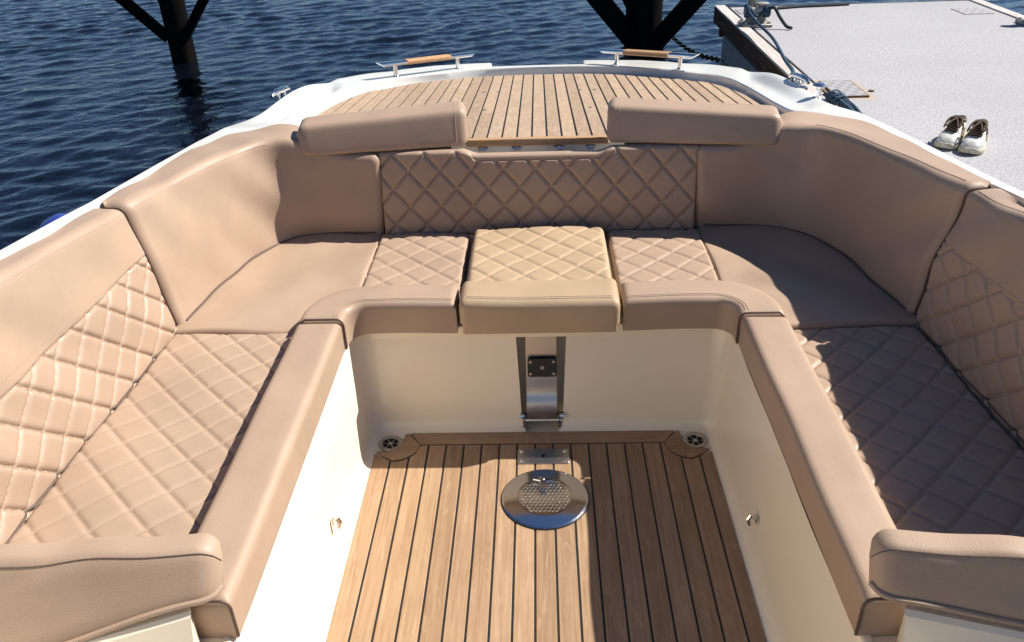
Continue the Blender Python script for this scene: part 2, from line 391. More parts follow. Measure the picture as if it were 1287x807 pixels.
def hull():
    V = []; F = []; ns = 15; ss = np.r_[0, np.linspace(.03, .97, ns-2), 1]
    for (xo, yo), (xi, yi) in zip(OC, IC):
        for s in ss:
            x, y = xo+(xi-xo)*s, yo+(yi-yo)*s; z = rim_z(s, x, y, xo, yo)
            if s == 0: z -= .010
            if s == 1: z -= .006
            V.append((x, y, z))
        x, y = xi, yi; V.append((xi, yi, (zS(yi)-.012) if yo > 3.0 else zG(yi)-.10))
    n = ns+1; F = gridF(len(OC), n)
    mk('gunwale_rim', V, mir(F), 'gelw', boat, True, 40)
    # outer skin with a rubbing strake
    nr = []
    for i in range(len(OC)):
        t = OC[min(i+1, len(OC)-1)]-OC[max(i-1, 0)]; t = t/np.linalg.norm(t); nr.append((t[1], -t[0]))
    V = []; sec = [(0, -.010), (.006, -.030), (.006, -.055), (.020, -.065), (.022, -.095), (.004, -.105), (-.02, -.45), (-.14, -.95)]
    for (x, y), (a, b) in zip(OC, nr):
        z0 = rim_z(0, x, y, x, y)
        for d, dz in sec:
            z = z0+dz
            V.append((x+a*d, y+b*d, z))
    mk('hull_side', V, gridF(len(OC), len(sec)), 'gelw', boat, True, 40)
    # deck sheet under the teak, behind the backrests
    mb = MB(); poly = [(x, y) for x, y in IC if y > 2.9]
    nP = len(poly); V = [(x, y, zS(y)-.012) for x, y in poly]
    V2 = []; Fq = []
    half = nP//2
    for i in range(half):
        V2 += [V[i], V[nP-1-i]]
    Fq = [[2*i, 2*i+2, 2*i+3, 2*i+1] for i in range(half-1)]
    mk('deck_base', V2, Fq, 'gelw', boat, False)
hull()

def liner():
    top = .362
    # plan of the foot well: from near port to near starboard round the aft wall, with the recess for the seat leg
    def arc(cx, cy, r, a0, a1, n=9): return [(cx+r*math.cos(R(a)), cy+r*math.sin(R(a))) for a in np.linspace(a0, a1, n)]
    P = [(-.560, -.8), (-.560, .6), (-.560, 1.2), (-.560, 1.7)]+arc(-.490, 2.042, .070, 180, 90)
    W = [1]*len(P)
    rec = [(-.084, 2.088), (-.078, 2.086), (-.074, 2.080), (-.072, 2.092), (-.070, 2.140), (-.064, 2.146), (.070, 2.146), (.076, 2.140), (.078, 2.092), (.080, 2.080), (.084, 2.086), (.090, 2.088)]
    rec = [(x, y+.024) for x, y in [(-.082, 2.088), (-.075, 2.085), (-.072, 2.094), (-.070, 2.140), (-.062, 2.148), (.068, 2.148), (.076, 2.140), (.078, 2.094), (.081, 2.085), (.088, 2.088)]]
    P += [(-.3, 2.112)]+rec+[(.3, 2.112)]; W += [1]+[1, 1, .2, 0, 0, 0, 0, .2, 1, 1]+[1]
    a = arc(.490, 2.042, .070, 90, 0); P += a; W += [1]*len(a)
    P += [(.560, 1.7), (.560, 1.2), (.560, .6), (.560, -.8)]; W += [1]*4
    P = np.array(P); n = len(P); nrm = []
    for i in range(n):
        t = P[min(i+1, n-1)]-P[max(i-1, 0)]; t /= np.linalg.norm(t); nrm.append((t[1], -t[0]))   # towards the well
    sec = [(-.018, top), (-.006, top-.001), (0, top-.008), (.004, top-.02), (.016, .20), (.026, .055), (.029, .030), (.034, .014), (.043, .003), (.056, -.004), (.075, -.006)]
    V = []
    for p, q, w_ in zip(P, nrm, W):
        for d, z in sec: 
            dd = d*w_ if d > 0 else d
            V.append((p[0]+q[0]*dd, p[1]+q[1]*dd, z))
    mk('well_wall', V, gridF(n, len(sec)), 'gel', boat, True, 60)
    # sole tray, bench tops and the coaming behind the backrests
    mb = MB(); mb.box((0, .68, -.035), (1.12, 2.96, .05)); mb.build('sole_tray', 'gel', boat, False)
    mb = MB()
    for s in (-1, 1): mb.box((s*.888, .65, .338), (.62, 2.9, .04))
    mb.box((0, 2.455, .338), (2.2, .70, .04)); mb.build('bench_top', 'gel', boat, False)
    V = []
    for (x, y) in IC[[i for i in range(len(IC)) if IC[i][1] < 3.06]]: pass
    st = [p for p in IC[:NP] if p[1] < 2.96]; st2 = [(-x, y) for x, y in st]
    for q in (st, st2):
        V = []
        for x, y in q: V += [(x, y, zG(y)-.08), (x*.985, y-.01, .33)]
        mk('coaming_liner', V, gridF(len(q), 2), 'gel', boat)
    # shelf below the nosing of the aft deck
    mb = MB(); mb.box((0, 2.905, .600), (.62, .03, .100)); mb.box((0, 2.84, .56), (1.3, .12, .03))
    mb.build('deck_shelf', 'gelw', boat, False)
    # forward consoles that carry the near pads
    for s in (-1, 1):
        x0, x1 = .598, 1.20; V = []
        for z, dy in ((.478, 0), (.470, -.008), (.0, -.16)):
            V += [(s*x, y, z-(0 if z == 0 else dd_)) for x, y, dd_ in ((x0, .962+dy, 0), (x1, .962-.235*(x1-x0)+dy, .10 if s < 0 else .03), (x1, .990, .10 if s < 0 else .03), (x0+.02, .990, 0))]
        F = [[0, 1, 2, 3]]+[[4*k_+i, 4*k_+4+i, 4*k_+4+(i+1) % 4, 4*k_+(i+1) % 4] for k_ in (0, 1) for i in range(4)]+[[11, 10, 9, 8]]
        mk('side_console', V, F if s > 0 else mir(F), 'gel', boat, False)
liner()

# ------------------------------------------------------------------ teak sole
PITCH, X0 = .0541, -.0205
GAP = .0055
sole = bpy.data.objects.new('teak_sole', None); col.objects.link(sole); sole.parent = boat; sole.matrix_parent_inverse = Matrix.Translation(boat.location).inverted()
def zflat(x, y): return 0.0
def plank(poly, mat, parent, z0, z1, zf=None, name='plank', bev=.0012):
    mb = MB(); c = np.mean(poly, axis=0); n = len(poly); zf = zf or zflat
    V = [(x, y, z0+zf(x, y)) for x, y in poly]+[(x, y, z1-bev+zf(x, y)) for x, y in poly]
    inn = []
    for i in range(n):
        p0, p1, p2 = np.array(poly[i-1]), np.array(poly[i]), np.array(poly[(i+1) % n])
        a = p1-p0; a /= np.linalg.norm(a)+1e-9; b = p2-p1; b /= np.linalg.norm(b)+1e-9
        na, nb = np.array([-a[1], a[0]]), np.array([-b[1], b[0]]); m = na+nb; m /= max(.3, np.linalg.norm(m))
        inn.append(p1+m*bev*1.2)
    V += [(x, y, z1+zf(x, y)) for x, y in inn]
    F = [list(range(n))[::-1], list(range(2*n, 3*n))]
    for k_ in (0, n): F += [[k_+i, k_+(i+1) % n, k_+n+(i+1) % n, k_+n+i] for i in range(n)]
    return mk(name, V, F, mat, parent, False)
def floor_end(x):
    ax = abs(x)
    if ax < .372: return 2.002
    if ax > .447: return float(np.interp(ax, [.447, .505], [1.926, 1.962]))
    return 1.926+(2.002-1.926)*(1-math.sqrt(max(0, 1-((.447-ax)/.075)**2))) if ax < .447 else 1.93
EDGE = .506
seams = [X0+PITCH*k_ for k_ in range(-8, 10)]
bounds = [-EDGE]+seams+[EDGE]
YN = -.6
for i in range(len(bounds)-1):
    a = bounds[i]+(GAP/2 if i else 0); b = bounds[i+1]-(GAP/2 if i < len(bounds)-2 else 0)
    xs = np.linspace(a, b, 7)
    poly = [(a, YN), (b, YN)]+[(x, floor_end(x)-GAP/2) for x in xs[::-1]]
    plank(poly, 'teak_floor', sole, -.007, 0)
plank([(-.372, 2.0045), (.372, 2.0045), (.408, 2.060), (-.408, 2.060)], 'teak_floor_x', sole, -.007, 0, name='end_board')
def corner(s):
    arcp = [(.447+.0*0, 1.929)]
    outer = [(.447-.075*math.sin(R(a)), 1.931+.074*(1-math.cos(R(a)))) for a in np.linspace(0, 88, 8)]   # from the outboard seam to the end board
    inner = [(.4145, 2.060), (.421, 2.0585), (.4255, 2.052), (.4255, 2.040), (.424, 2.026), (.4285, 2.010), (.438, 1.995), (.449, 1.983), (.462, 1.976), (.478, 1.973), (.491, 1.975), (.499, 1.973), (.502, 1.966)]
    poly = outer+inner
    poly = [(-s*-x, y) for x, y in poly] if s > 0 else [(-x, y) for x, y in poly]
    area = sum(poly[i-1][0]*poly[i][1]-poly[i][0]*poly[i-1][1] for i in range(len(poly)))
    if area < 0: poly = poly[::-1]
    plank(poly, 'teak_floor_x', sole, -.007, 0, name='corner_board')
corner(1); corner(-1)
mb = MB(); mb.prism([(-.5045, YN), (.5045, YN), (.5045, 1.957), (.447, 1.929), (.41, 1.96), (.42, 2.055), (-.42, 2.055), (-.41, 1.96), (-.447, 1.929), (-.5045, 1.957)], -.0085, -.0022)
mb.build('caulking', 'caulk', sole, False)

# ------------------------------------------------------------------ teak aft deck
deck = bpy.data.objects.new('teak_deck', None); col.objects.link(deck); deck.parent = boat; deck.matrix_parent_inverse = Matrix.Translation(boat.location).inverted()
AX = [0, .15, .28, .40, .527, .65, .757, .772, .815, .845, .886, .918, .934, .942, .944]
AY = [4.628, 4.620, 4.598, 4.555, 4.485, 4.402, 4.256, 4.215, 4.20, 4.150, 4.012, 3.83, 3.68, 3.45, 3.2]
aft = lambda x: float(np.interp(abs(x), AX, AY))
zs_ = lambda x, y: zS(y)
dk = [X0+PITCH*k_ for k_ in range(-17, 18)]
for a0, b0 in zip([-.942]+[d for d in dk if -.93 < d < .93], [d for d in dk if -.93 < d < .93]+[.942]):
    a, b = a0+.0034, b0-.0034
    xs = np.linspace(a, b, 5); mid = (a+b)/2
    fr = 2.905 if abs(mid) < .19 else (3.425 if abs(mid) < .24 else (2.93 if abs(mid) < .31 else 3.02))
    fr_ = lambda x: fr
    plank([(a, fr), (b, fr)]+[(x, aft(x)-.020) for x in xs[::-1]], 'teak_deck', deck, -.008, 0, zs_)
    if .19 <= abs(mid) < .24:
        a2, b2 = a, b
        if b2-a2 > .006: plank([(a2, 2.905), (b2, 2.905), (b2, 3.421), (a2, 3.421)], 'teak_deck', deck, -.008, 0, zs_, name='corner_plank')
# caulk sheet below the planks
V = []
for x in np.linspace(-.948, .948, 60): V += [(x, 2.98 if abs(x) > .32 else 2.9, zS(2.98 if abs(x) > .32 else 2.9)-.0035), (x, aft(x), zS(aft(x))-.0035)]
mk('caulking', V, mir(gridF(60, 2)), 'caulk', deck, False)
mb = MB(); mb.prism([(-.252, 2.864), (.252, 2.864), (.252, 2.902), (-.252, 2.902)], -.022, .004, zs_); o = mb.build('nosing', 'teak_deck_x', deck)
bm = o.modifiers.new('b', 'BEVEL'); bm.width = .005; bm.segments = 3
mb = MB(); mb.box((0, 2.889, .6495), (.48, .020, .005)); mb.build('nosing_gasket', 'caulk', deck, False)
for x, y in ((-.255, 4.0), (-.185, 4.0), (.205, 4.0), (.275, 4.0), (-.225, 3.5), (.225, 3.5)):
    mb = MB(); mb.lathe([(.009, -.002), (.009, .0015), (.006, .0025), (.002, .001)], (x, y, zS(y)), 12); mb.build('flush_screw', 'drain', deck)
for x in (-.195, -.075, .075, .190):
    mb = MB(); mb.lathe([(.024, 0), (.022, .005), (.013, .008), (.004, .006)], (0, 0, 0), 16); o = mb.build('bolt_cap', 'steel', boat)
    o.matrix_parent_inverse = Matrix.Identity(4); o.parent = boat
    o.matrix_parent_inverse = Matrix.Translation(boat.location).inverted(); o.location = (x, 2.886, .634); o.rotation_euler = (R(62), 0, 0); o.scale = (.8, .5, 1)

# swim platforms, handles, cleats
for s in (-1, 1):
    pts = [(.262, 4.66), (.262, 4.945), (.40, 4.925), (.60, 4.87), (.76, 4.74), (.86, 4.58), (.76, 4.47), (.55, 4.60)]
    if s < 0: pts = [(-x, y) for x, y in pts]
    if sum(pts[i-1][0]*pts[i][1]-pts[i][0]*pts[i-1][1] for i in range(len(pts))) < 0: pts = pts[::-1]
    mb = MB(); mb.prism(pts, -.10, .031, zs_); o = mb.build('swim_platform', 'gelw', boat)
    b_ = o.modifiers.new('b', 'BEVEL'); b_.width = .012; b_.segments = 3
    A, B = np.array([s*.805, 4.34, zS(4.34)+.104]), np.array([s*.366, 4.73, zS(4.73)+.104])
    t = (B-A)/np.linalg.norm(B-A); side = np.cross(t, UP); side /= np.linalg.norm(side); up = np.cross(side, t)
    def rod(u0, u1, w_, h_, bev0=0, bev1=0):
        V = []; ring = [(math.copysign(abs(math.cos(q))**.75, math.cos(q)), math.copysign(abs(math.sin(q))**.75, math.sin(q))) for q in np.linspace(0, 2*math.pi, 16, endpoint=False)]
        for u, bv in ((u0, bev0), (u1, bev1)):
            for c_, s_ in ring: V.append(A+(B-A)*u+t*bv*s_+side*w_*c_+up*h_*s_)
        n = 16; F = [[j, (j+1) % n, n+(j+1) % n, n+j] for j in range(n)]+[list(range(n))[::-1], list(range(n, 2*n))]
        return V, F
    hobj = bpy.data.objects.new('grab_handle', None); col.objects.link(hobj); hobj.parent = boat; hobj.matrix_parent_inverse = wm(boat).inverted()
    for rr_ in (rod(0, .27, .027, .012, -.02, 0), rod(.73, 1, .027, .012, 0, .02)): hd = MB(); hd.add(*rr_); hd.build('handle_end', 'steel', hobj)
    g = MB(); g.add(*rod(.26, .74, .0285, .0135)); g.build('wooden_grip', 'teak_deck_x', hobj)
    for u in (.15, .84):
        P = A+(B-A)*u; p = MB(); p.lathe([(.018, -.074), (.018, -.068), (.011, -.060), (.011, -.006)], P, 14); p.build('post', 'steel', hobj)
    g = MB(); q0, q1 = A+(B-A)*.03, A+(B-A)*.97
    for q in (q0, q1): q[2] = zS(q[1])+.0375
    # cleat on the quarter
    c = np.array([s*1.152, 3.72, zS(3.72)+.032]); cl = MB()
    d = np.array([-s*.10, .99, -.11]); d /= np.linalg.norm(d)
    cl.tube([c-d*.105+UP*.030, c-d*.085+UP*.040, c-d*.04+UP*.043, c+d*.04+UP*.043, c+d*.085+UP*.040, c+d*.105+UP*.030], [.007, .012, .014, .014, .012, .007], 10)
    co = cl.build('cleat', 'steel', boat, True, 60)
    for e in (-.035, .035):
        cl = MB(); cl.tube([c+d*e-UP*.012, c+d*e+UP*.036], .010, 10); cl.build('cleat_post', 'steel', co)

# ------------------------------------------------------------------ fittings in the foot well
for s in (-1, 1):
    cx, cy = s*.466, 2.014
    mb = MB(); mb.lathe([(.037, -.009), (.037, -.0015), (.034, .0005), (.026, -.0015), (.025, -.004)], (cx, cy, 0), 32); dr = mb.build('drain_cover', 'drain', boat)
    for q in range(6):
        a = R(60*q+30); pts = []
        for rr, aa in ((.009, -.34), (.023, -.40), (.0245, 0), (.023, .40), (.009, .34)): pts.append((cx+rr*math.cos(a+aa), cy+rr*math.sin(a+aa)))
        mb = MB(); mb.prism(pts, -.004, -.0028); mb.build('drain_slot', 'hole', dr, False)
    mb = MB(); mb.lathe([(.004, -.004), (.004, -.002), (.001, -.002)], (cx, cy, 0), 10); mb.build('drain_screw', 'steel', dr)
# rectangular socket plate
mb = MB(); cx, cy = .004, 1.938
def rrect(cx, cy, w_, h_, r, n=5):
    out = []
    for qx, qy, a0 in ((1, 1, 0), (-1, 1, 90), (-1, -1, 180), (1, -1, 270)):
        for a in np.linspace(a0, a0+90, n): out.append((cx+qx*(w_/2-r)+r*math.cos(R(a)), cy+qy*(h_/2-r)+r*math.sin(R(a))))
    return out
mb.prism(rrect(cx, cy, .153, .066, .006), .0, .004); sp = mb.build('table_socket_plate', 'brushed', boat)
b_ = sp.modifiers.new('b', 'BEVEL'); b_.width = .0012; b_.segments = 2
mb = MB(); mb.lathe([(.0055, .0040), (.0055, .0046), (.001, .0046)], (cx, cy, 0), 14); mb.build('socket_hole', 'hole', sp)
for qx in (-1, 1):
    for qy in (-1, 1):
        mb = MB(); mb.lathe([(.0062, .004), (.0055, .0055), (.0025, .0062), (.001, .0050)], (cx+qx*.064, cy+qy*.022, 0), 12); mb.build('screw', 'steel', sp)
# round floor plate with chequered centre and lifting ring
cx, cy, rr = .007, 1.757, .1205
mb = MB(); mb.lathe([(rr, .0), (rr, .004), (rr-.005, .0062), (rr*.80, .0085), (rr*.64, .0100), (rr*.62, .0096), (.002, .0096)], (cx, cy, 0), 72); fp = mb.build('round_floor_plate', 'steel', boat, True, 5)
mb = MB(); r2 = rr*.60
wy = .0125
for i in range(-7, 8):
    y0 = i*wy*.93
    xs = np.arange(-r2, r2, .0235)
    pts = []
    for j in range(26):
        x = -r2+j*2*r2/25; y = y0+(.0034 if j % 2 == (i % 2) else -.0034)
        if x*x+y*y < r2*r2: pts.append((cx+x, cy+y, .0098))
        elif pts: break
    if len(pts) > 2: mb.tube(pts, .0009, 5)
mb.build('diamond_tread', 'brushed', fp)
mb = MB(); mb.box((cx-.004, cy+.035, .0185), (.017, .034, .006)); mb.box((cx-.004, cy+.030, .0218), (.008, .020, .002)); o = mb.build('lifting_latch', 'steel', fp, False)
for dx in (-.032, .024):
    mb = MB(); mb.tube([(cx-.004, cy+.053, .018), (cx+dx, cy+.053+(.008 if dx < 0 else .002), .018)], .003, 6); mb.build('latch_arm', 'steel', fp)
mb = MB(); mb.lathe([(.008, .014), (.008, .019), (.002, .0205)], (cx-.008, cy+.066, 0), 12); mb.build('latch_button', 'steel', fp)
mb = MB(); mb.lathe([(rr+.0025, .0), (rr+.0025, .002), (rr-.002, .002)], (cx, cy, 0), 64); mb.build('plate_gasket', 'caulk', fp)
# folding leg under the middle seat
xc = .002
pr_ = [(2.118, .345), (2.108, .26), (2.100, .19), (2.096, .14), (2.090, .115), (2.080, .095), (2.076, .07), (2.078, .035)]
pr_ = cr(pr_, 26)
V = []
for y, z in pr_:
    V += [(xc-.049, y+.004, z), (xc-.046, y, z), (xc+.046, y, z), (xc+.049, y+.004, z), (xc+.049, y+.012, z), (xc-.049, y+.012, z)]
F = []
for i in range(len(pr_)-1):
    for j in range(6): F.append([i*6+j, (i+1)*6+j, (i+1)*6+(j+1) % 6, i*6+(j+1) % 6])
n = len(pr_)-1; F += [[0, 1, 2, 3, 4, 5], [n*6+5, n*6+4, n*6+3, n*6+2, n*6+1, n*6]]
leg = mk('seat_leg', V, mir(F), 'brushed', boat, True, 40)
mb = MB(); mb.tube([(xc-.062, 2.082, .030), (xc+.062, 2.082, .030)], .0055, 10); mb.build('hinge_pin', 'steel', leg)
for s in (-1, 1):
    mb = MB(); mb.box((xc+s*.055, 2.088, .030), (.005, .026, .05)); mb.box((xc+s*.058, 2.09, .006), (.018, .03, .006)); mb.build('hinge_bracket', 'steel', leg, False)
    mb = MB(); mb.tube([(xc+s*.056, 2.078, .049), (xc+s*.068, 2.078, .049)], .007, 8); mb.build('hinge_bolt', 'steel', leg)
T = Matrix
bp = MB()
zc, yc = .218, 2.094
pl = rrect(0, 0, .088, .060, .008); n = len(pl)
V = [(xc+.003+x, yc+.105*(y)-.0, zc+y) for x, y in pl]+[(xc+.003+x, yc+.105*y-.006, zc+y) for x, y in pl]
F = [list(range(n)), list(range(n, 2*n))[::-1]]+[[i, n+i, n+(i+1) % n, (i+1) % n] for i in range(n)]
bpo = mk('black_backing_plate', V, F, 'blackp', leg, False)
for qx in (-1, 1):
    for qz in (-1, 1):
        mb = MB(); mb.lathe([(.0052, 0), (.0048, .0015), (.002, .0022), (.001, .001)], (xc+.003+qx*.035, yc+.105*qz*.020-.006, zc+qz*.020), 12, ((1, 0, 0), (0, 0, 1), (0, -1, 0))); mb.build('screw', 'drain', bpo)
mb = MB(); mb.lathe([(.0062, 0), (.0062, .001), (.001, .0012)], (xc+.003, yc-.006, zc+.001), 14, ((1, 0, 0), (0, 0, 1), (0, -1, 0))); mb.build('socket_hole', 'brushed', bpo)
# small spring latches on the well walls
for s in (-1, 1):
    mb = MB(); x = s*.531; y, z = 1.556, .110
    mb.box((x+s*.002, y, z), (.003, .016, .020)); mb.box((x-s*.006, y, z+.006), (.014, .010, .008)); o = mb.build('table_latch', 'steel', boat, False)
    mb = MB(); mb.tube([(x-s*.010, y, z+.014), (x-s*.016, y, z), (x-s*.012, y-.002, z-.018)], [.006, .007, .004], 8); mb.build('latch_tongue', 'steel', o)

# ------------------------------------------------------------------ seat cushions
ZS_, ZB = .392, .455
HQ = .0560
def flat(x0, y0, sx, z, sagf=0.0016):
    "top face at height z; s runs along x (outward for sx=-1), t along y"
    def f(s, t):
        x, y = x0+sx*s, y0+t
        return np.array([x, y, z+sag(x, y, sagf)]), UP
    return f
GSIDE = 'side seat cushions'; 
for s in (-1, 1):
    where = 'on the sunlit side over open water' if s < 0 else 'in shade on the pontoon side'
    th = empty('side_seat_cushion', (s*.8, 1.5, .36), 'long beige quilted bench seat cushion with raised bolster '+where, 'seat cushion', 'side bench seat cushions')
    # quilted pad
    x0, wd, y0, ln = .680, .41, .99, 1.025
    qf = quilt(.966-x0, 1.848-y0, HQ, HQ)
    wd = .380
    def base(a, t, s=s):
        x, y = x0+a*(1.046+(2.03-(y0+t))*.052-x0)/wd, y0+t
        return np.array([s*x, y, ZS_+(.009 if s < 0 else -.003)+sag(s*x, y, .0016)]), UP
    slab('quilted_pad', base, wd, ln, .055, .016, 'leather', th, lambda a, b: qf(a, b)+.004, .0042, .03, flip=(s < 0))
    def surf(a, b, base=base, qf=qf): P, n_ = base(a, b); return P+n_*(qf(a, b)+.0047), n_
    mb = MB(); quilt_stitches(mb, surf, .966-x0, 1.848-y0, HQ, HQ, .012, wd-.02, .012, ln-.012); o = mb.build('quilt_stitching', 'thread', th, False); tag(o, kind='stuff')
    # raised inner bolster
    bb = flat(s*.552, 1.003, s, ZB, .0012)
    slab('front_bolster', bb, .124, .977, .096, .020, 'leather', th, None, .02, .0, flip=(s < 0))
    mb = MB(); mb.tube([(s*.5512, 1.002, z) for z in (ZB-.09, ZB-.02)]+[(s*(.5512+.02*(1-math.cos(a))), 1.002, ZB-.02+.02*math.sin(a)) for a in np.linspace(0, math.pi/2, 6)]+[(s*.668, 1.002, ZB)], .003, 6); mb.build('end_piping', 'piping', th)

for s in (-1, 1):
    th = empty('corner_seat_cushion', (s*.75, 2.3, .36), 'beige corner seat cushion with plain corner and quilted strip, '+('fully in the sun' if s < 0 else 'half shaded, pontoon side'), 'seat cushion', 'corner seat cushions')
    def plain(a, b):
        y = 2.018+b*.72; xi = float(np.interp(y, [2.0, 2.17, 2.27, 2.8], [.655, .635, .552, .552])); x = xi+a*(1.07-xi)
        # shallow drag folds pulling towards the bolster
        fold = .004*math.exp(-((x-.66)/.13)**2)*math.exp(-((y-2.22)/.10)**2)*math.sin(44*(x*.55+y*.9)) + .0028*math.exp(-((y-2.33)/.07)**2)*math.sin(30*x+4)
        return np.array([s*x, y, ZS_+.010+sag(x, y, .0030)+fold]), UP
    slab('plain_pad', plain, 1.0, 1.0, .06, .012/.6, 'leather', th, None, .022, flip=(s < 0))
    # quilted strip
    x0, wd, y0, ln = .240, .314, 2.175, .50
    qf = quilt(.4365-x0, 2.478-y0, .0565, .0575)
    base = flat(s*x0, y0, s, ZS_+.012)
    slab('quilted_pad', base, wd, ln, .06, .014, 'leather', th, lambda a, b: qf(a, b)+.004, .005, flip=(s < 0))
    def surf(a, b, base=base, qf=qf): P, n_ = base(a, b); return P+n_*(qf(a, b)+.0047), n_
    mb = MB(); quilt_stitches(mb, surf, .4365-x0, 2.478-y0, .0565, .0575, .012, wd-.006, .03, ln-.02); o = mb.build('quilt_stitching', 'thread', th, False); tag(o, kind='stuff')
    # curved bolster
    rad, hw = .112, .0635
    l1 = .4995-.240; l2 = rad*math.pi/2; l3 = .036
    def bol(a, b):
        t = b-hw
        if a < l1: x, y, nx, ny = .240+a, 2.137, 0, -1
        elif a < l1+l2:
            q = (a-l1)/rad; x, y = .4995+rad*math.sin(q), 2.137-rad+rad*math.cos(q); nx, ny = -math.sin(q), -math.cos(q)
        else: x, y, nx, ny = .4995+rad, 2.137-rad-(a-l1-l2), -1, 0
        P = np.array([s*(x+nx*t), y+ny*t, ZB+sag(x, y, .0014)]); return P, UP
    slab('front_bolster', bol, l1+l2+l3, 2*hw, .100, .020, 'leather', th, None, .012, flip=(s > 0))
    mb = MB()
    for off in (.019, .027):
        line_stitches(mb, [bol(a, 2*hw-off)[0]+np.array([0, 0, .0012]) for a in np.linspace(.01, l1+l2+.02, 60)], UP)
    o = mb.build('seam_stitching', 'thread', th, False); tag(o, kind='stuff')
    mb = MB(); e = l1+l2+l3+.001
    mb.tube([bol(e, 2*hw+.0005)[0]-UP*.095, bol(e, 2*hw+.0005)[0]-UP*.02]+[bol(e, 2*hw-.02*(1-math.cos(a)))[0]-UP*.02*(1-math.sin(a)) for a in np.linspace(0, math.pi/2, 6)]+[bol(e, .02)[0], bol(e, 0)[0]-UP*.02], .0028, 6)
    mb.build('seam_piping', 'piping', th)

th = empty('middle_seat_cushion', (0, 2.3, .36), 'yellower tan quilted middle seat cushion with thick front roll above the steel leg', 'seat cushion')
x0, wd, y0, ln = -.2235, .447, 2.150, .500
qf = quilt(-.048-x0, 2.392-y0, .0555, .0585)
base = flat(x0, y0, 1, ZS_+.040)
slab('quilted_pad', base, wd, ln, .07, .018, 'leather_tan', th, lambda a, b: qf(a, b)+.004, .005, .02)
def surf(a, b): P, n_ = base(a, b); return P+n_*(qf(a, b)+.0047), n_
mb = MB(); quilt_stitches(mb, surf, -.048-x0, 2.392-y0, .0555, .0585, .016, wd-.016, .05, ln-.02); o = mb.build('quilt_stitching', 'thread', th, False); tag(o, kind='stuff')
def froll(a, b):
    x, y = -.2285+a, 2.040+b
    return np.array([x, y, .472+.004*math.sin(math.pi*b/.155)-.003*math.cos(9*x)+sag(x, y, .002)]), UP
slab('front_roll', froll, .457, .155, .076, .024, 'leather_tan', th, None, .014, .018)
def skirt(a, b): return np.array([-.2215+a, 2.048, .362+b]), np.array([0, -1., 0])
slab('skirt', skirt, .443, .045, .03, .006, 'leather_tan', th, None, .03)
mb = MB()
for off in (.022, .031): line_stitches(mb, [froll(a, off)[0]+UP*.001 for a in np.linspace(.02, .437, 50)], UP)
o = mb.build('seam_stitching', 'thread', th, False); tag(o, kind='stuff')

# ------------------------------------------------------------------ backrests
def loft_back(name, parent, Bc, Cc, Oc, mat='leather', nslope=14, quiltf=None, qtop=None, rc=.030, endr=(.016, .016), s=1, ns=None, bulge=.012, stitch=None, zlow=.36):
    """backrest from a foot curve, a crest curve and an outer curve"""
    n = len(Bc); D = np.r_[0, np.cumsum(np.linalg.norm(np.diff((Bc+Cc)/2, axis=0), axis=1))]; L = D[-1]
    grid = []; tl = []
    for i in range(n):
        B, C, O = Bc[i], Cc[i], Oc[i]; row = []; ts = []
        h = np.linalg.norm(C-B); d1 = (B-C)/h; lo = np.linalg.norm(O-C); d2 = (O-C)/lo; r_ = min(rc, lo*.45)
        A1, A2 = C+d1*rc, C+d2*r_
        for u in np.linspace(0, 1, nslope): row.append(B+(A1-B)*u); ts.append(u*(h-rc))
        for u in np.linspace(0, 1, 8)[1:]:
            row.append((1-u)**2*A1+2*u*(1-u)*C+u*u*A2); ts.append(h-rc+u*rc)
        for u in np.linspace(0, 1, 5)[1:]: row.append(A2+(O-A2)*u); ts.append(h+u*lo)
        row.append(np.array([O[0], O[1], O[2]-.035])); ts.append(h+lo+.03)
        grid.append(row); tl.append(ts)
    G = np.array(grid); m = G.shape[1]
    du = np.gradient(G, axis=0); dv = np.gradient(G, axis=1); Nn = np.cross(du, dv); Nn /= np.linalg.norm(Nn, axis=2)[..., None]+1e-12
    # make normals face the seats
    ctr = np.array([0, 2.0, 1.2]);
    sgn = np.sign(np.sum(Nn[n//2, nslope//2]*(ctr-G[n//2, nslope//2]))); Nn *= sgn
    tl = np.array(tl); out = G.copy()
    for i in range(n):
        e = 0
        for dist, r_ in ((D[i], endr[0]), (L-D[i], endr[1])):
            if r_ and dist < r_: e = max(e, r_*(1-math.sqrt(max(0, 1-(1-dist/r_)**2))))
        for j in range(m):
            hh = 0
            tmax = tl[i][nslope-1]
            if tl[i][j] <= tmax: hh += bulge*math.sin(math.pi*min(1, tl[i][j]/tmax))
            if quiltf is not None: hh += quiltf(D[i], tl[i][j])
            hh += sag(G[i, j, 0]*1.3+G[i, j, 1], G[i, j, 2]*2+G[i, j, 1], .0018)
            out[i, j] = G[i, j]+Nn[i, j]*(hh-e)
    V = [v for row in out for v in row]; F = gridF(n, m)
    if sgn < 0: F = mir(F)
    # closed back
    o0 = len(V)
    for i in range(n): V.append((out[i, -1, 0], out[i, -1, 1], zlow)); V.append((Bc[i][0], Bc[i][1], zlow))
    for i in range(n-1):
        a, b = i*m+m-1, (i+1)*m+m-1; q = [[a, b, o0+2*i+2, o0+2*i], [o0+2*i, o0+2*i+2, o0+2*i+3, o0+2*i+1], [o0+2*i+1, o0+2*i+3, (i+1)*m, i*m]]
        F += [f[::-1] if sgn > 0 else f for f in q]
    for i, fl in ((0, True), (n-1, False)):
        f = [i*m+j for j in range(m)]+[o0+2*i, o0+2*i+1]; F.append(f if fl == (sgn > 0) else f[::-1])
    ob = mk(name, V, F, mat, parent, True, 55)
    return ob, out, Nn, D, tl

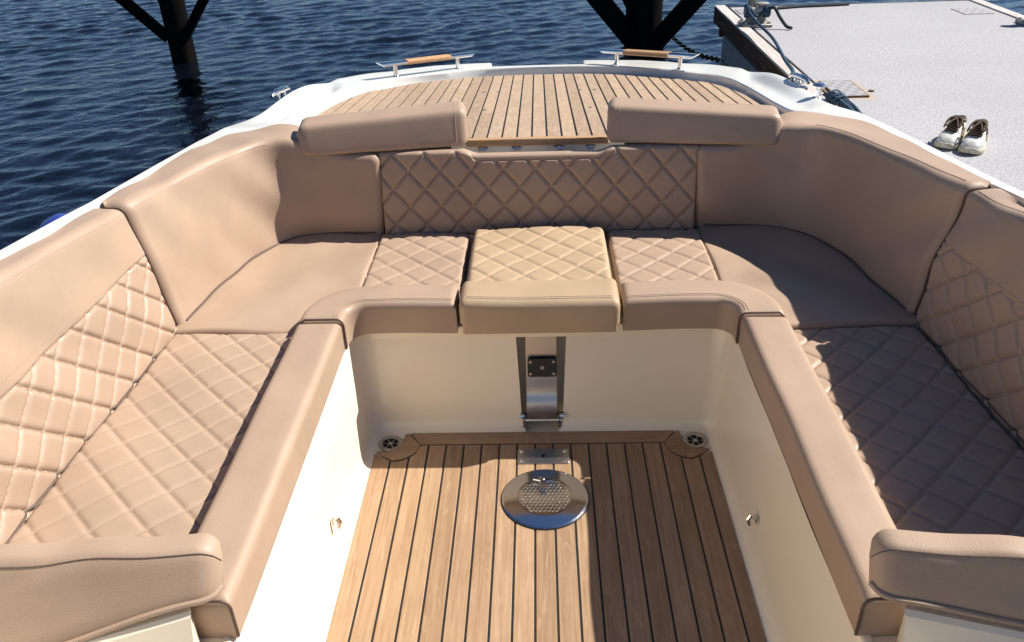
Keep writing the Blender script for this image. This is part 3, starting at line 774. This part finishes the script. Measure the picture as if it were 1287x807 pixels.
for s in (-1, 1):
    mS = np.array([s, 1, 1.]); lift = lambda P: [(x*.974, y*.974, 1.6-(1.6-z)*.974) for x, y, z in P]
    # corner backrest
    th = empty('corner_back_cushion', (s*.9, 2.5, .4), 'plain beige leather corner backrest curving round the '+('sunlit stern corner' if s < 0 else 'shaded stern corner beside the pontoon'), 'back cushion', 'corner back cushions')
    nn = 72
    Bq = cr([(.551, 2.696, .385), (.70, 2.696, .385), (.77, 2.688, .385), (.85, 2.655, .385), (.925, 2.580, .385), (.980, 2.44, .385), (1.014, 2.25, .385), (1.040, 2.058, .385)], nn)*mS
    Cq = cr(lift([(.551, 2.768, .660), (.68, 2.768, .668), (.77, 2.766, .700), (.84, 2.760, .730), (.935, 2.735, .734), (1.015, 2.60, .737), (1.088, 2.36, .745), (1.135, 2.118, .757)]), nn)*mS
    Oq = cr(lift([(.551, 2.88, .660), (.71, 2.90, .664), (.80, 2.935, .69), (.92, 2.972, .716), (1.06, 2.912, .712), (1.145, 2.75, .722), (1.182, 2.47, .738), (1.214, 2.125, .760)]), nn)*mS
    o, G, NN, D, tl = loft_back('upholstery', th, Bq, Cq, Oq, nslope=16, rc=.034, endr=(.012, .014), bulge=.006)
    mb = MB()
    for jj in (17, 21): line_stitches(mb, [G[i, jj]+NN[i, jj]*.0008 for i in range(26, nn-2)], NN[50, 18])
    o = mb.build('seam_stitching', 'thread', th, False); tag(o, kind='stuff')
    mb = MB(); mb.tube([G[nn-1, j]+NN[nn-1, j]*.001 for j in range(0, G.shape[1]-1)], .0026, 6); mb.build('end_piping', 'piping', th)
    def foot(z, G=G, NN=NN):
        return [G[i, 0]+(G[i, 1]-G[i, 0])*((z-G[i, 0, 2])/(G[i, 1, 2]-G[i, 0, 2]))+NN[i, 0]*.002 for i in range(2, len(G)-2)]
    mb = MB(); mb.tube(foot(.404), .0032, 6); mb.build('foot_crease_shade', 'piping', th)  # dark tube draws the crease shade where seat pad meets backrest
    # side backrest, lower half quilted
    th = empty('side_back_cushion', (s*1.1, 1.5, .4), 'long beige leather side backrest with quilted lower half along the '+('sunlit gunwale over open water' if s < 0 else 'shaded gunwale by the pontoon'), 'back cushion', 'side back cushions')
    nn = 360
    Bq = cr([(1.043, 2.044, .385), (1.065, 1.67, .385), (1.087, 1.20, .385), (1.094, .85, .385)], nn)*mS
    Cq = cr(lift([(1.133, 2.103, .755), (1.150, 1.80, .792), (1.163, 1.45, .826), (1.168, 1.0, .862)]), nn)*mS
    Oq = cr(lift([(1.213, 2.108, .756), (1.212, 1.95, .776), (1.206, 1.83, .790), (1.222, 1.70, .803), (1.224, 1.45, .832), (1.225, 1.0, .872)]), nn)*mS
    q0 = quilt(.083, .152+.02, .0575, .0525, .010)
    def qfun(a, t, q0=q0):
        if t > .262: return 0.0
        w_ = min(1, (.262-t)/.012); return (q0(a, t))*w_-.004*math.exp(-((t-.256)/.004)**2)
    o, G, NN, D, tl = loft_back('upholstery', th, Bq, Cq, Oq, nslope=112, quiltf=qfun, rc=.030, endr=(.020, .02), bulge=.010)
    mb = MB(); mb.tube([G[i, 3]+NN[i, 3]*.001 for i in range(8, nn-4, 3)], .0030, 6); mb.build('foot_crease_shade', 'piping', th)  # same drawn-in crease shade along the foot of the side back
    mb = MB(); tcol = tl[100]
    def surf(a, t, G=G, NN=NN, D=D, tl=tl):
        i = min(max(np.searchsorted(D, a)-1, 0), len(D)-2); fi = (a-D[i])/(D[i+1]-D[i]); tr = tl[i]; j = min(max(np.searchsorted(tr, t)-1, 0), 109); fj = (t-tr[j])/(tr[j+1]-tr[j])
        P = (G[i, j]*(1-fi)+G[i+1, j]*fi)*(1-fj)+(G[i, j+1]*(1-fi)+G[i+1, j+1]*fi)*fj
        return P+NN[i, j]*.0009, NN[i, j]
    quilt_stitches(mb, surf, .083, .172, .0575, .0525, .02, .95, .02, .256)
    jl = int(np.searchsorted(tcol, .258)); 
    line_stitches(mb, [G[i, jl+2]+NN[i, jl+2]*.0008 for i in range(6, nn-3, 3)], NN[100, jl])
    for jj in (113, 117): line_stitches(mb, [G[i, jj]+NN[i, jj]*.0008 for i in range(6, nn-3, 3)], NN[100, jj])
    o = mb.build('quilt_stitching', 'thread', th, False); tag(o, kind='stuff')

# middle backrest, quilted all over, dipping below the step
th = empty('middle_back_cushion', (0, 2.68, .4), 'wide beige quilted middle backrest in shade below the teak step', 'back cushion')
B0 = np.array([-.545, 2.690, .385]); upv = np.array([0, .034, .300]); UL = np.linalg.norm(upv); upv /= UL; nb = np.cross(np.array([1., 0, 0]), upv); nb = nb if nb[1] < 0 else -nb
def mtop(x): return .303-.017*(1-sstep(.20, .262, abs(x)))
TL = .303
def mbase(a, b):
    x = -.545+a; k_ = mtop(x)/TL
    return B0+np.array([a, 0, 0])+upv*(b*k_), nb
zc0 = .556
bq = lambda z: (z-.385)/upv[2]
qf = quilt(.545+.0465, bq(.556), .0545, .0625, .011)
def mdisp(a, b):
    x = -.545+a; t = b*mtop(x)/TL; lim = mtop(x)-.020+.05*sstep(.21, .26, abs(x))
    v = qf(a, t)+.008
    if t > lim: v = .004-.003*math.exp(-((t-lim)/.003)**2)
    return v+.004*math.sin(math.pi*t/.28)
slab('upholstery', mbase, 1.09, TL, .032, .013, 'leather', th, mdisp, .004, .0, flip=False)
def surf(a, t): x = -.545+a; return B0+np.array([a, 0, 0])+upv*t+nb*(qf(a, t)+.0090+.004*math.sin(math.pi*t/.28)), nb
mb = MB(); quilt_stitches(mb, surf, .545+.0465, bq(.556), .0545, .0625, .012, 1.078, .012, .270)
line_stitches(mb, [mbase(a, TL*(1-.020/mtop(-.545+a)))[0]+nb*.0045 for a in np.linspace(.25, .84, 90)], nb)
o = mb.build('quilt_stitching', 'thread', th, False); tag(o, kind='stuff')

# headrest bolsters
for s in (-1, 1):
    th = empty('headrest_bolster', (s*.54, 2.85, .69), 'fat beige leather headrest bolster '+('on the side away from the pontoon' if s < 0 else 'on the side next to the pontoon'), 'headrest', 'headrest bolsters')
    P0, P1 = np.array([s*.236, 2.768, 0]), np.array([s*.808, 2.690, 0])
    n = 44; V = []; sec = 40
    for i in range(n):
        u = i/(n-1); L = np.linalg.norm(P1-P0); d0 = u*L; d1 = (1-u)*L
        c = P0+(P1-P0)*u; bk = np.array([s*.12, .99, 0]); bk = bk/np.linalg.norm(bk)
        zb = .686; h = .125-.024*u; dp = .125
        e = 0
        for d, r_ in ((d0, .020), (d1, .035)):
            if d < r_: e = max(e, r_*(1-math.sqrt(max(0, 1-(1-d/r_)**2))))
        for j in range(sec):
            q = 2*math.pi*j/sec; ex = .32
            cx_ = math.copysign(abs(math.cos(q))**ex, math.cos(q)); cz_ = math.copysign(abs(math.sin(q))**ex, math.sin(q))
            yy = (dp/2-e*.6)*cx_; zz = (h/2-e*.9)*cz_
            lean = .28*zz
            P = c+bk*(dp/2+yy+lean); P[2] = zb+h/2+zz
            V.append(P)
    F = [[i*sec+j, (i+1)*sec+j, (i+1)*sec+(j+1) % sec, i*sec+(j+1) % sec] for i in range(n-1) for j in range(sec)]
    F += [list(range(sec)), [(n-1)*sec+j for j in range(sec)][::-1]]
    if s > 0: F = mir(F)
    mk('upholstery', V, F, 'leather', th, True, 60)
    mb = MB(); i = 3; mb.tube([np.array(V[i*sec+j])*1.0 for j in range(sec)], .0010, 5, True); mb.build('end_welt', 'leather', th)

# near backrest pads standing on the consoles
for s in (-1, 1):
    th = empty('console_pad', (s*.75, .98, .47), 'beige leather pad standing on white console at end of '+('sunlit bench' if s < 0 else 'shaded bench'), 'backrest pad', 'console pads')
    n = 70; sec = 44; V = []
    for i in range(n):
        u = i/(n-1); x = .552+u*.56; d0 = x-.552
        y0 = .970-.235*(x-.552)
        dr_ = (.075 if s < 0 else .022)*sstep(.0, .75, u); h = .088+.014*sstep(0, .45, u)+dr_
        if s < 0: h += -.012*math.exp(-((u-.30)/.05)**2)*0
        dp = .058; r_ = .036; e = 0
        if d0 < r_: e = r_*(1-math.sqrt(max(0, 1-(1-d0/r_)**2)))
        if (1-u)*.56 < .03: e = max(e, .03-(1-u)*.56)
        for j in range(sec):
            q = 2*math.pi*j/sec; ex = .45
            cy_ = math.copysign(abs(math.cos(q))**ex, math.cos(q)); cz_ = math.copysign(abs(math.sin(q))**ex, math.sin(q))
            zz = (h/2-e*(.9 if cz_ > 0 else .15))*cz_; yy = (dp/2-e*.7)*cy_
            P = np.array([s*x, y0+dp/2+yy+.44*(zz+h/2), .484-dr_+h/2+zz+sag(x*2, zz*6+y0, .0022)]); V.append(P)
    F = [[i*sec+j, (i+1)*sec+j, (i+1)*sec+(j+1) % sec, i*sec+(j+1) % sec] for i in range(n-1) for j in range(sec)]
    F += [list(range(sec)), [(n-1)*sec+j for j in range(sec)][::-1]]
    if s > 0: F = mir(F)
    mk('upholstery', V, F, 'leather', th, True, 60)
    Vn = np.array(V).reshape(n, sec, 3)
    jt = 15 if True else 0
    mb = MB(); jj = int(sec*.5)-5
    best = [int(sec*.385)]*n
    seam = [Vn[i, best[i]]+np.array([0, -.0008, .0005]) for i in range(n-4)]
    mb.tube(seam, .0009, 5); mb.build('seam', 'piping', th)
    lowb = [int(sec*.625)]*n
    mb = MB(); mb.tube([Vn[i, lowb[i]]+np.array([0, -.002, .001]) for i in range(n-4)], .0055, 8); mb.build('bottom_welt', 'leather', th)

# ------------------------------------------------------------------ the pontoon
DZ = .42
pont = empty('floating_pontoon', (2.35, 3, WZ), 'pale speckled concrete floating pontoon with dark timber edge beside the boat', 'pontoon')
mb = MB(); mb.box((2.366, 1.86, DZ-.06), (1.778, 9.72, .12)); mb.build('deck_slab', 'concrete', pont, False)
mb = MB(); mb.box((2.36, 1.86, -.16), (1.86, 9.62, .78)); o = mb.build('concrete_float', 'floatc', pont, False)
def board(name, c, d, mat, bev=.004):
    mb = MB(); mb.box(c, d); o = mb.build(name, mat, pont); b_ = o.modifiers.new('b', 'BEVEL'); b_.width = bev; b_.segments = 2; return o
board('fascia_board', (1.395, 1.89, DZ-.062), (.050, 9.80, .110), 'fascia')
board('edge_cap', (1.410, 1.89, DZ+.001), (.080, 9.80, .014), 'cap')
board('fascia_board', (3.325, 1.89, DZ-.115), (.050, 9.80, .215), 'fascia')
board('edge_cap', (3.305, 1.89, DZ+.001), (.080, 9.80, .014), 'cap')
board('end_fascia', (2.36, 6.768, DZ-.115), (1.88, .045, .215), 'fascia')
for (x, y, wx, wy, rusty) in ((1.572, 4.335, .150, .296, True), (3.10, 6.30, .205, .225, False), (1.60, 6.53, .215, .18, False)):
    mb = MB(); mb.prism([(x-wx/2, y-wy/2), (x+wx/2, y-wy/2), (x+wx/2, y+wy/2), (x-wx/2, y+wy/2)], DZ-.002, DZ+.010 if rusty else DZ+.004)
    o = mb.build('inspection_plate', 'plate', pont, False)
    if rusty:
        m2 = MB(); w2 = .006
        for c, d in (((x, y-wy/2-w2/2, DZ+.004), (wx+2*w2, w2, .010)), ((x, y+wy/2+w2/2, DZ+.004), (wx+2*w2, w2, .010)), ((x-wx/2-w2/2, y, DZ+.004), (w2, wy, .010)), ((x+wx/2+w2/2, y, DZ+.004), (w2, wy, .010))): m2.box(c, d)
        m2.build('plate_frame', 'rust', o, False)
mb = MB(); mb.lathe([(.016, 0), (.014, .006), (.004, .008)], (1.70, 4.29, DZ), 12); mb.build('drain_plug', 'rust', pont)
# stencilled number on the side of the float
def text(body, size, loc, rot, mat, parent, name):
    cu = bpy.data.curves.new(name, 'FONT'); cu.body = body; cu.size = size; cu.extrude = .001; cu.align_x = 'LEFT'
    o = bpy.data.objects.new(name, cu); col.objects.link(o); bpy.context.view_layer.update()
    dg = bpy.context.evaluated_depsgraph_get(); me = bpy.data.meshes.new_from_object(o.evaluated_get(dg)); bpy.data.objects.remove(o)
    me.materials.clear(); me.materials.append(M[mat]); o = link(name, me, parent); o.location = loc; o.rotation_euler = rot; return o
text('245212', .165, (1.428, 6.60, -.045), (R(90), 0, R(-90)), 'paintb', pont, 'stencilled_number')

def bollard(x, y, label, big=True):
    th = empty('mooring_bollard', (x, y, DZ), label, 'bollard', 'pontoon bollards')
    mb = MB(); mb.box((x, y, DZ+.012), (.20, .17, .022)); o = mb.build('base_plate', 'bollard', th); b_ = o.modifiers.new('b', 'BEVEL'); b_.width = .005
    for dx, dy, h in ((-.030, .02, .185), (.038, .0, .15)):
        mb = MB(); mb.lathe([(.044, .02), (.033, .04), (.027, .06), (.027, h-.030), (.031, h-.020), (.041, h-.012), (.041, h-.004), (.035, h), (.01, h)], (x+dx, y+dy, DZ), 20); mb.build('post', 'bollard', th)
    mb = MB(); mb.lathe([(.030, -.085), (.033, -.08), (.030, -.07), (.025, -.066), (.025, .066), (.030, .07), (.033, .08), (.030, .085)], (x, y-.02, DZ+.10), 18, ((0, 1, 0), (0, 0, 1), (1, 0, 0))); mb.build('cross_bar', 'bollard', th)
    for qx in (-1, 1):
        for qy in (-1, 1):
            mb = MB(); mb.lathe([(.013, .02), (.013, .032), (.006, .036)], (x+qx*.078, y+qy*.062, DZ), 6); mb.build('bolt', 'bollard', th, False)
bollard(1.505, 6.02, 'grey steel bollard with navy mooring rope wound on its crossbar')
bollard(3.29, 5.80, 'bare grey steel bollard on the pontoon edge away from the boat')

# ropes
mb = MB()
for xx in (1.555, 1.568, 1.580):
    mb.tube([(xx, 6.0+.036*math.cos(a), DZ+.10+.036*math.sin(a)) for a in np.linspace(0, 2*math.pi, 20, endpoint=False)], .010, 6, True)
for xx in (1.430, 1.442):
    mb.tube([(xx, 6.0+.036*math.cos(a), DZ+.10+.036*math.sin(a)) for a in np.linspace(0, 2*math.pi, 20, endpoint=False)], .010, 6, True)
mb.tube(cr([(1.44, 6.0, DZ+.138), (1.50, 5.955, DZ+.07), (1.57, 6.0, DZ+.138)], 14), .010, 6)
P = cr([(1.44, 5.962, DZ+.10), (1.44, 5.7, DZ+.080), (1.415, 5.2, DZ+.085), (1.33, 4.6, .52), (1.23, 4.10, .585), (1.155, 3.80, .615), (1.145, 3.74, .608)], 60)
mb.tube(P, .0095, 7)
c = np.array([1.150, 3.83, .600])
mb.tube(cr([(1.145, 3.74, .608), (1.177, 3.70, .604), (1.16, 3.66, .612), (1.132, 3.70, .606), (1.172, 3.77, .612)], 24), .009, 7)
o = mb.build('mooring_rope', 'rope'); tag(o, 'navy mooring rope running slack from the bollard to the stern cleat', 'rope')
mb = MB(); mb.tube(cr([(1.57, 5.965, DZ+.12), (1.605, 5.94, DZ+.125), (1.635, 5.90, DZ+.075), (1.675, 5.86, DZ+.022), (1.705, 5.83, DZ+.013)], 24), .011, 7)
o = mb.build('rope_tail', 'rope_dark'); tag(o, 'short dark rope tail hanging from the bollard crossbar', 'rope')
mb = MB(); mb.tube(cr([(1.80, 6.58, DZ+.011), (1.98, 6.63, DZ+.011), (2.16, 6.645, DZ+.011), (2.35, 6.665, DZ+.011)], 20), .011, 7)  # dark tube stands in for a brace's cast shadow on the slab
o = mb.build('shadow_strip', 'rope_dark'); tag(o, 'thin dark strip standing in for a shadow across the far end of the pontoon', 'rope')
mb = MB(); r3 = np.random.default_rng(3)
for i in range(16):
    f = i/15; ox, oy, oz = r3.uniform(-.03, .03), r3.uniform(-.03, .03), r3.uniform(0, .05)
    oz *= .7; pts = [(1.435+ox*.6, 4.20+oy, DZ+.03+oz), (1.455+ox, 4.13+oy, DZ+.055+oz+r3.uniform(-.02, .02)), (1.475+ox, 4.06, DZ+.05+oz), (1.49+ox, 3.98+oy, DZ+.04+oz*.8), (1.505+ox*.7, 3.91+oy*.6, DZ+.025+oz*.3)]
    mb.tube(cr(pts, 16), .0085, 6)
for a in (4.17, 4.12, 4.07):
    mb.tube([(1.462+.045*math.cos(q), a+.012*math.sin(2*q), DZ+.055+.050*math.sin(q)) for q in np.linspace(0, 2*math.pi, 18, endpoint=False)], .0085, 6, True)
mb.V = [(1.44+(x-1.45)*.8, y-.07, DZ+.004+(z-DZ)*.55) for x, y, z in mb.V]; o = mb.build('rope_hank', 'rope'); tag(o, 'bundled hank of blue rope lying on the pontoon edge by the rusty plate', 'rope')
mb = MB(); mb.lathe([(.026, 0), (.022, .006), (.014, .012), (.014, .040), (.024, .046), (.026, .056), (.020, .064), (.004, .066)], (1.150, 3.44, zS(3.44)+.022), 20); mb.build('deck_filler_post', 'steel', boat)

# fender hanging outside the sunlit gunwale
fe = MB(); fe.lathe([(.012, -.34), (.05, -.33), (.085, -.28), (.095, -.20), (.095, .12), (.085, .20), (.05, .245), (.015, .262), (.003, .264)], (-1.360, 2.16, .450), 22)
o = fe.build('boat_fender', 'fender'); tag(o, 'blue fender hanging outside the gunwale over open water', 'fender')

# ------------------------------------------------------------------ shoes on the pontoon
def shoe(toe, ang, mirror, label):
    """a low trainer: origin under the heel, toe along +y of its own frame"""
    Ls = .285
    th = empty('trainer_shoe', (toe[0], toe[1], DZ), label, 'shoe', 'pair of white trainers')
    c_, s_ = math.cos(ang), math.sin(ang)
    def T_(p): x, y, z = p; x *= mirror*.92; y *= .92; z *= .92; return (toe[0]+x*c_-y*s_, toe[1]+x*s_+y*c_, DZ+z*.86)
    # half widths along the length (y=0 toe tip, y=-Ls heel)
    ys = [0, .006, .02, .045, .08, .12, .165, .21, .25, .272, .282, .285]
    wl = [.004, .020, .034, .045, .0495, .047, .041, .036, .034, .028, .016, .004]    # outer side
    wr = [.004, .022, .038, .047, .048, .041, .034, .032, .033, .028, .016, .004]     # inner side
    def outline(o, n=40):
        L = []
        for y in np.linspace(0, 1, n)**1.0:
            u = .5-.5*math.cos(math.pi*y); yy = u*Ls; L.append((np.interp(yy, ys, wl)+o, -yy))
        Rr = []
        for y in np.linspace(0, 1, n):
            u = .5-.5*math.cos(math.pi*y); yy = u*Ls; Rr.append((-np.interp(yy, ys, wr)-o, -yy))
        return L+Rr[::-1]
    V = []; rings = [(-.004, 0), (.003, .002), (.005, .010), (.0045, .022), (.002, .028), (-.006, .028)]
    ol = outline(0); n = len(ol)
    for o_, z in rings:
        pl = outline(o_); 
        for (x, y) in pl:
            yy = -y; lift = .012*max(0, 1-yy/.06)**2
            V.append(T_((x, y+(o_*(1 if yy < .05 else -1) if yy < .05 or yy > .24 else 0), z+lift)))
    F = [[i*n+j, i*n+(j+1) % n, (i+1)*n+(j+1) % n, (i+1)*n+j] for i in range(len(rings)-1) for j in range(n)]+[list(range(n))[::-1], [(len(rings)-1)*n+j for j in range(n)]]
    mk('sole', V, F if mirror > 0 else mir(F), 'sole', th, True, 50)
    # upper: sections along the length
    prof = [(.004, .030, .034), (.015, .030, .048), (.035, .030, .062), (.07, .03, .072), (.10, .03, .084), (.13, .03, .098), (.155, .03, .110), (.175, .03, .112), (.205, .03, .086), (.235, .03, .080), (.262, .03, .092), (.277, .03, .094), (.281, .03, .07)]
    V = []; m = 21; P = cr([(a, c) for a, b, c in prof], 44)
    for yy, zt in P:
        a, b = np.interp(yy, ys, wl)-.002, np.interp(yy, ys, wr)-.002; a, b = max(a, .003), max(b, .003)
        for j in range(m):
            q = math.pi*j/(m-1); cx_ = math.cos(q); sz = math.sin(q)
            ex = .62; xx = (a if cx_ > 0 else -b)*abs(cx_)**ex*(1-.30*sz**2*0); zz = .026+(zt-.026)*abs(sz)**.80
            nar = 1-.42*sstep(.03, .11, zz)*sstep(.06, .12, yy)
            V.append(T_((xx*nar, -yy, zz)))
    F = gridF(len(P), m)
    mk('upper', V, F if mirror < 0 else mir(F), 'shoe', th, True, 60)
    # collar opening
    V = []; rim = []
    for q in np.linspace(0, 2*math.pi, 24, endpoint=False):
        x = .0225*math.cos(q); y = -.226+.044*math.sin(q); rim.append((x, y, .0915+.010*abs(math.sin(q))+.014*max(0, math.sin(q))))
    mb = MB(); mb.tube([T_(p) for p in rim], .0065, 7, True); mb.build('padded_collar', 'shoetrim', th)
    V = [T_((x*.9, y, z+.002)) for x, y, z in rim]; mk('lining', V, [list(range(24))], 'lining', th, False)
    # tongue
    V = []
    for u in np.linspace(0, 1, 10):
        yy = -.075-.115*u; z = .079+.052*u+.004*math.sin(3*u)
        for e in (-1, -.5, 0, .5, 1): V.append(T_((e*(.019+.006*u), yy, z-.006*e*e)))
    mk('tongue', V, gridF(10, 5), 'lining', th)
    # laces
    mb = MB()
    for i_ in range(6):
        u = i_/5; yy = -.082-.075*u; z = .085+.036*u
        mb.tube([T_((-.026, yy-.004, z-.012)), T_((-.014, yy, z)), T_((0, yy+.002, z+.004)), T_((.014, yy, z)), T_((.026, yy-.004, z-.012))], .0036, 6)
    o = mb.build('laces', 'lace', th)
    for sg in (-1, 1):
        mb = MB(); mb.tube([T_(p) for p in cr([(0, -.150, .124), (sg*.018, -.140, .134), (sg*.030, -.118, .122), (sg*.031, -.094, .104), (sg*.022, -.090, .104), (sg*.012, -.118, .122), (0, -.150, .126)], 22)], .0038, 6); mb.build('bow_loop', 'lace', th)
        mb = MB(); mb.tube([T_(p) for p in cr([(0, -.150, .126), (sg*.018, -.146, .126), (sg*.034, -.134, .106), (sg*.040, -.118, .082)], 14)], .0036, 6); mb.build('lace_end', 'lace', th)
    # side flash and heel patch
    for sg in (-1, 1):
        mb = MB(); w0 = .040 if sg > 0 else .033
        mb.tube([T_((sg*.043, -.12, .046)), T_((sg*.037, -.16, .052)), T_((sg*.0335, -.20, .066))], [.004, .006, .003], 6); mb.build('side_stripe', 'shoetrim', th)
    mb = MB(); mb.tube([T_((0, -.282, .04)), T_((0, -.283, .06)), T_((0, -.281, .085))], [.010, .012, .010], 8); mb.build('heel_tab', 'shoetrim', th)
shoe((1.675, 3.372), math.atan2(-.60, -.80)-math.pi/2+math.pi/2 if False else math.radians(180-36.9), 1, 'worn white trainer with brown laces, the one nearer the boat gunwale')
shoe((1.748, 3.300), math.radians(180-33), -1, 'worn white trainer with brown laces, the one farther from the gunwale')

# ------------------------------------------------------------------ piles standing in the water
def pile(x, y, r, braces, label, extra=None):
    th = empty('braced_pile', (x, y, WZ), label, 'pile', 'dark braced piles')
    mb = MB(); mb.lathe([(r, -1.6), (r, 3.4)], (x, y, 0), 20); mb.build('column', 'pile', th)
    for (a, z0, dx, dz, dy, wd) in braces:
        A = np.array([x+a*r*.7, y-r*.5*(1 if dy < 0 else -1), z0]); B = A+np.array([dx, dy, dz])*1.0
        t = B-A; L = np.linalg.norm(t); t /= L; sd = np.cross(t, np.array([0, 1., 0])); sd /= np.linalg.norm(sd)
        mb = MB(); mb.box((A+B)/2, (L, wd, wd*.8), (t, sd, np.cross(t, sd))); mb.build('brace', 'pile', th, False)
        mb = MB(); mb.tube([A+t*.12-np.array([0, wd*.5, 0]), A+t*.12-np.array([0, wd*.62, 0])], .018, 8); mb.build('bolt', 'pile', th)
    mb = MB(); mb.box((x, y, 3.45), (3.6, .5, .3)); mb.build('cap_beam', 'pile', th, False)
pile(-3.30, 7.88, .112, [(-1, .10, -2.7, 3.1, -.5, .085), (-.6, .26, -1.5, 3.0, .9, .075), (.9, .10, 2.55, 3.2, -.4, .075), (.6, .34, .35, 3.0, .9, .06)], 'slim black pile with splayed braces standing in open water')
pile(.985, 8.05, .168, [(-.6, -.10, -2.9, 3.4, -.6, .17), (.8, -.10, 2.9, 3.4, -.5, .15), (-.3, .10, -1.6, 3.2, 1.0, .14), (.6, .18, 1.7, 3.0, 1.0, .12)], 'thick black braced pile standing behind the boat near the pontoon end')
mb = MB(); A, B = np.array([1.17, 7.95, .03]), np.array([1.45, 6.76, .02])
n = 26
for i in range(n):
    u = (i+.5)/n; P = A+(B-A)*u; P[2] -= .06*math.sin(math.pi*u); t = (B-A)/np.linalg.norm(B-A)
    sd = np.array([t[1], -t[0], 0]); q2 = sd if i % 2 else UP
    mb.tube([P+t*.030*math.cos(q)+q2*.016*math.sin(q) for q in np.linspace(0, 2*math.pi, 12, endpoint=False)], .0065, 5, True)
o = mb.build('anchor_chain', 'pile'); tag(o, 'dark chain hanging between the thick pile and the pontoon', 'chain')
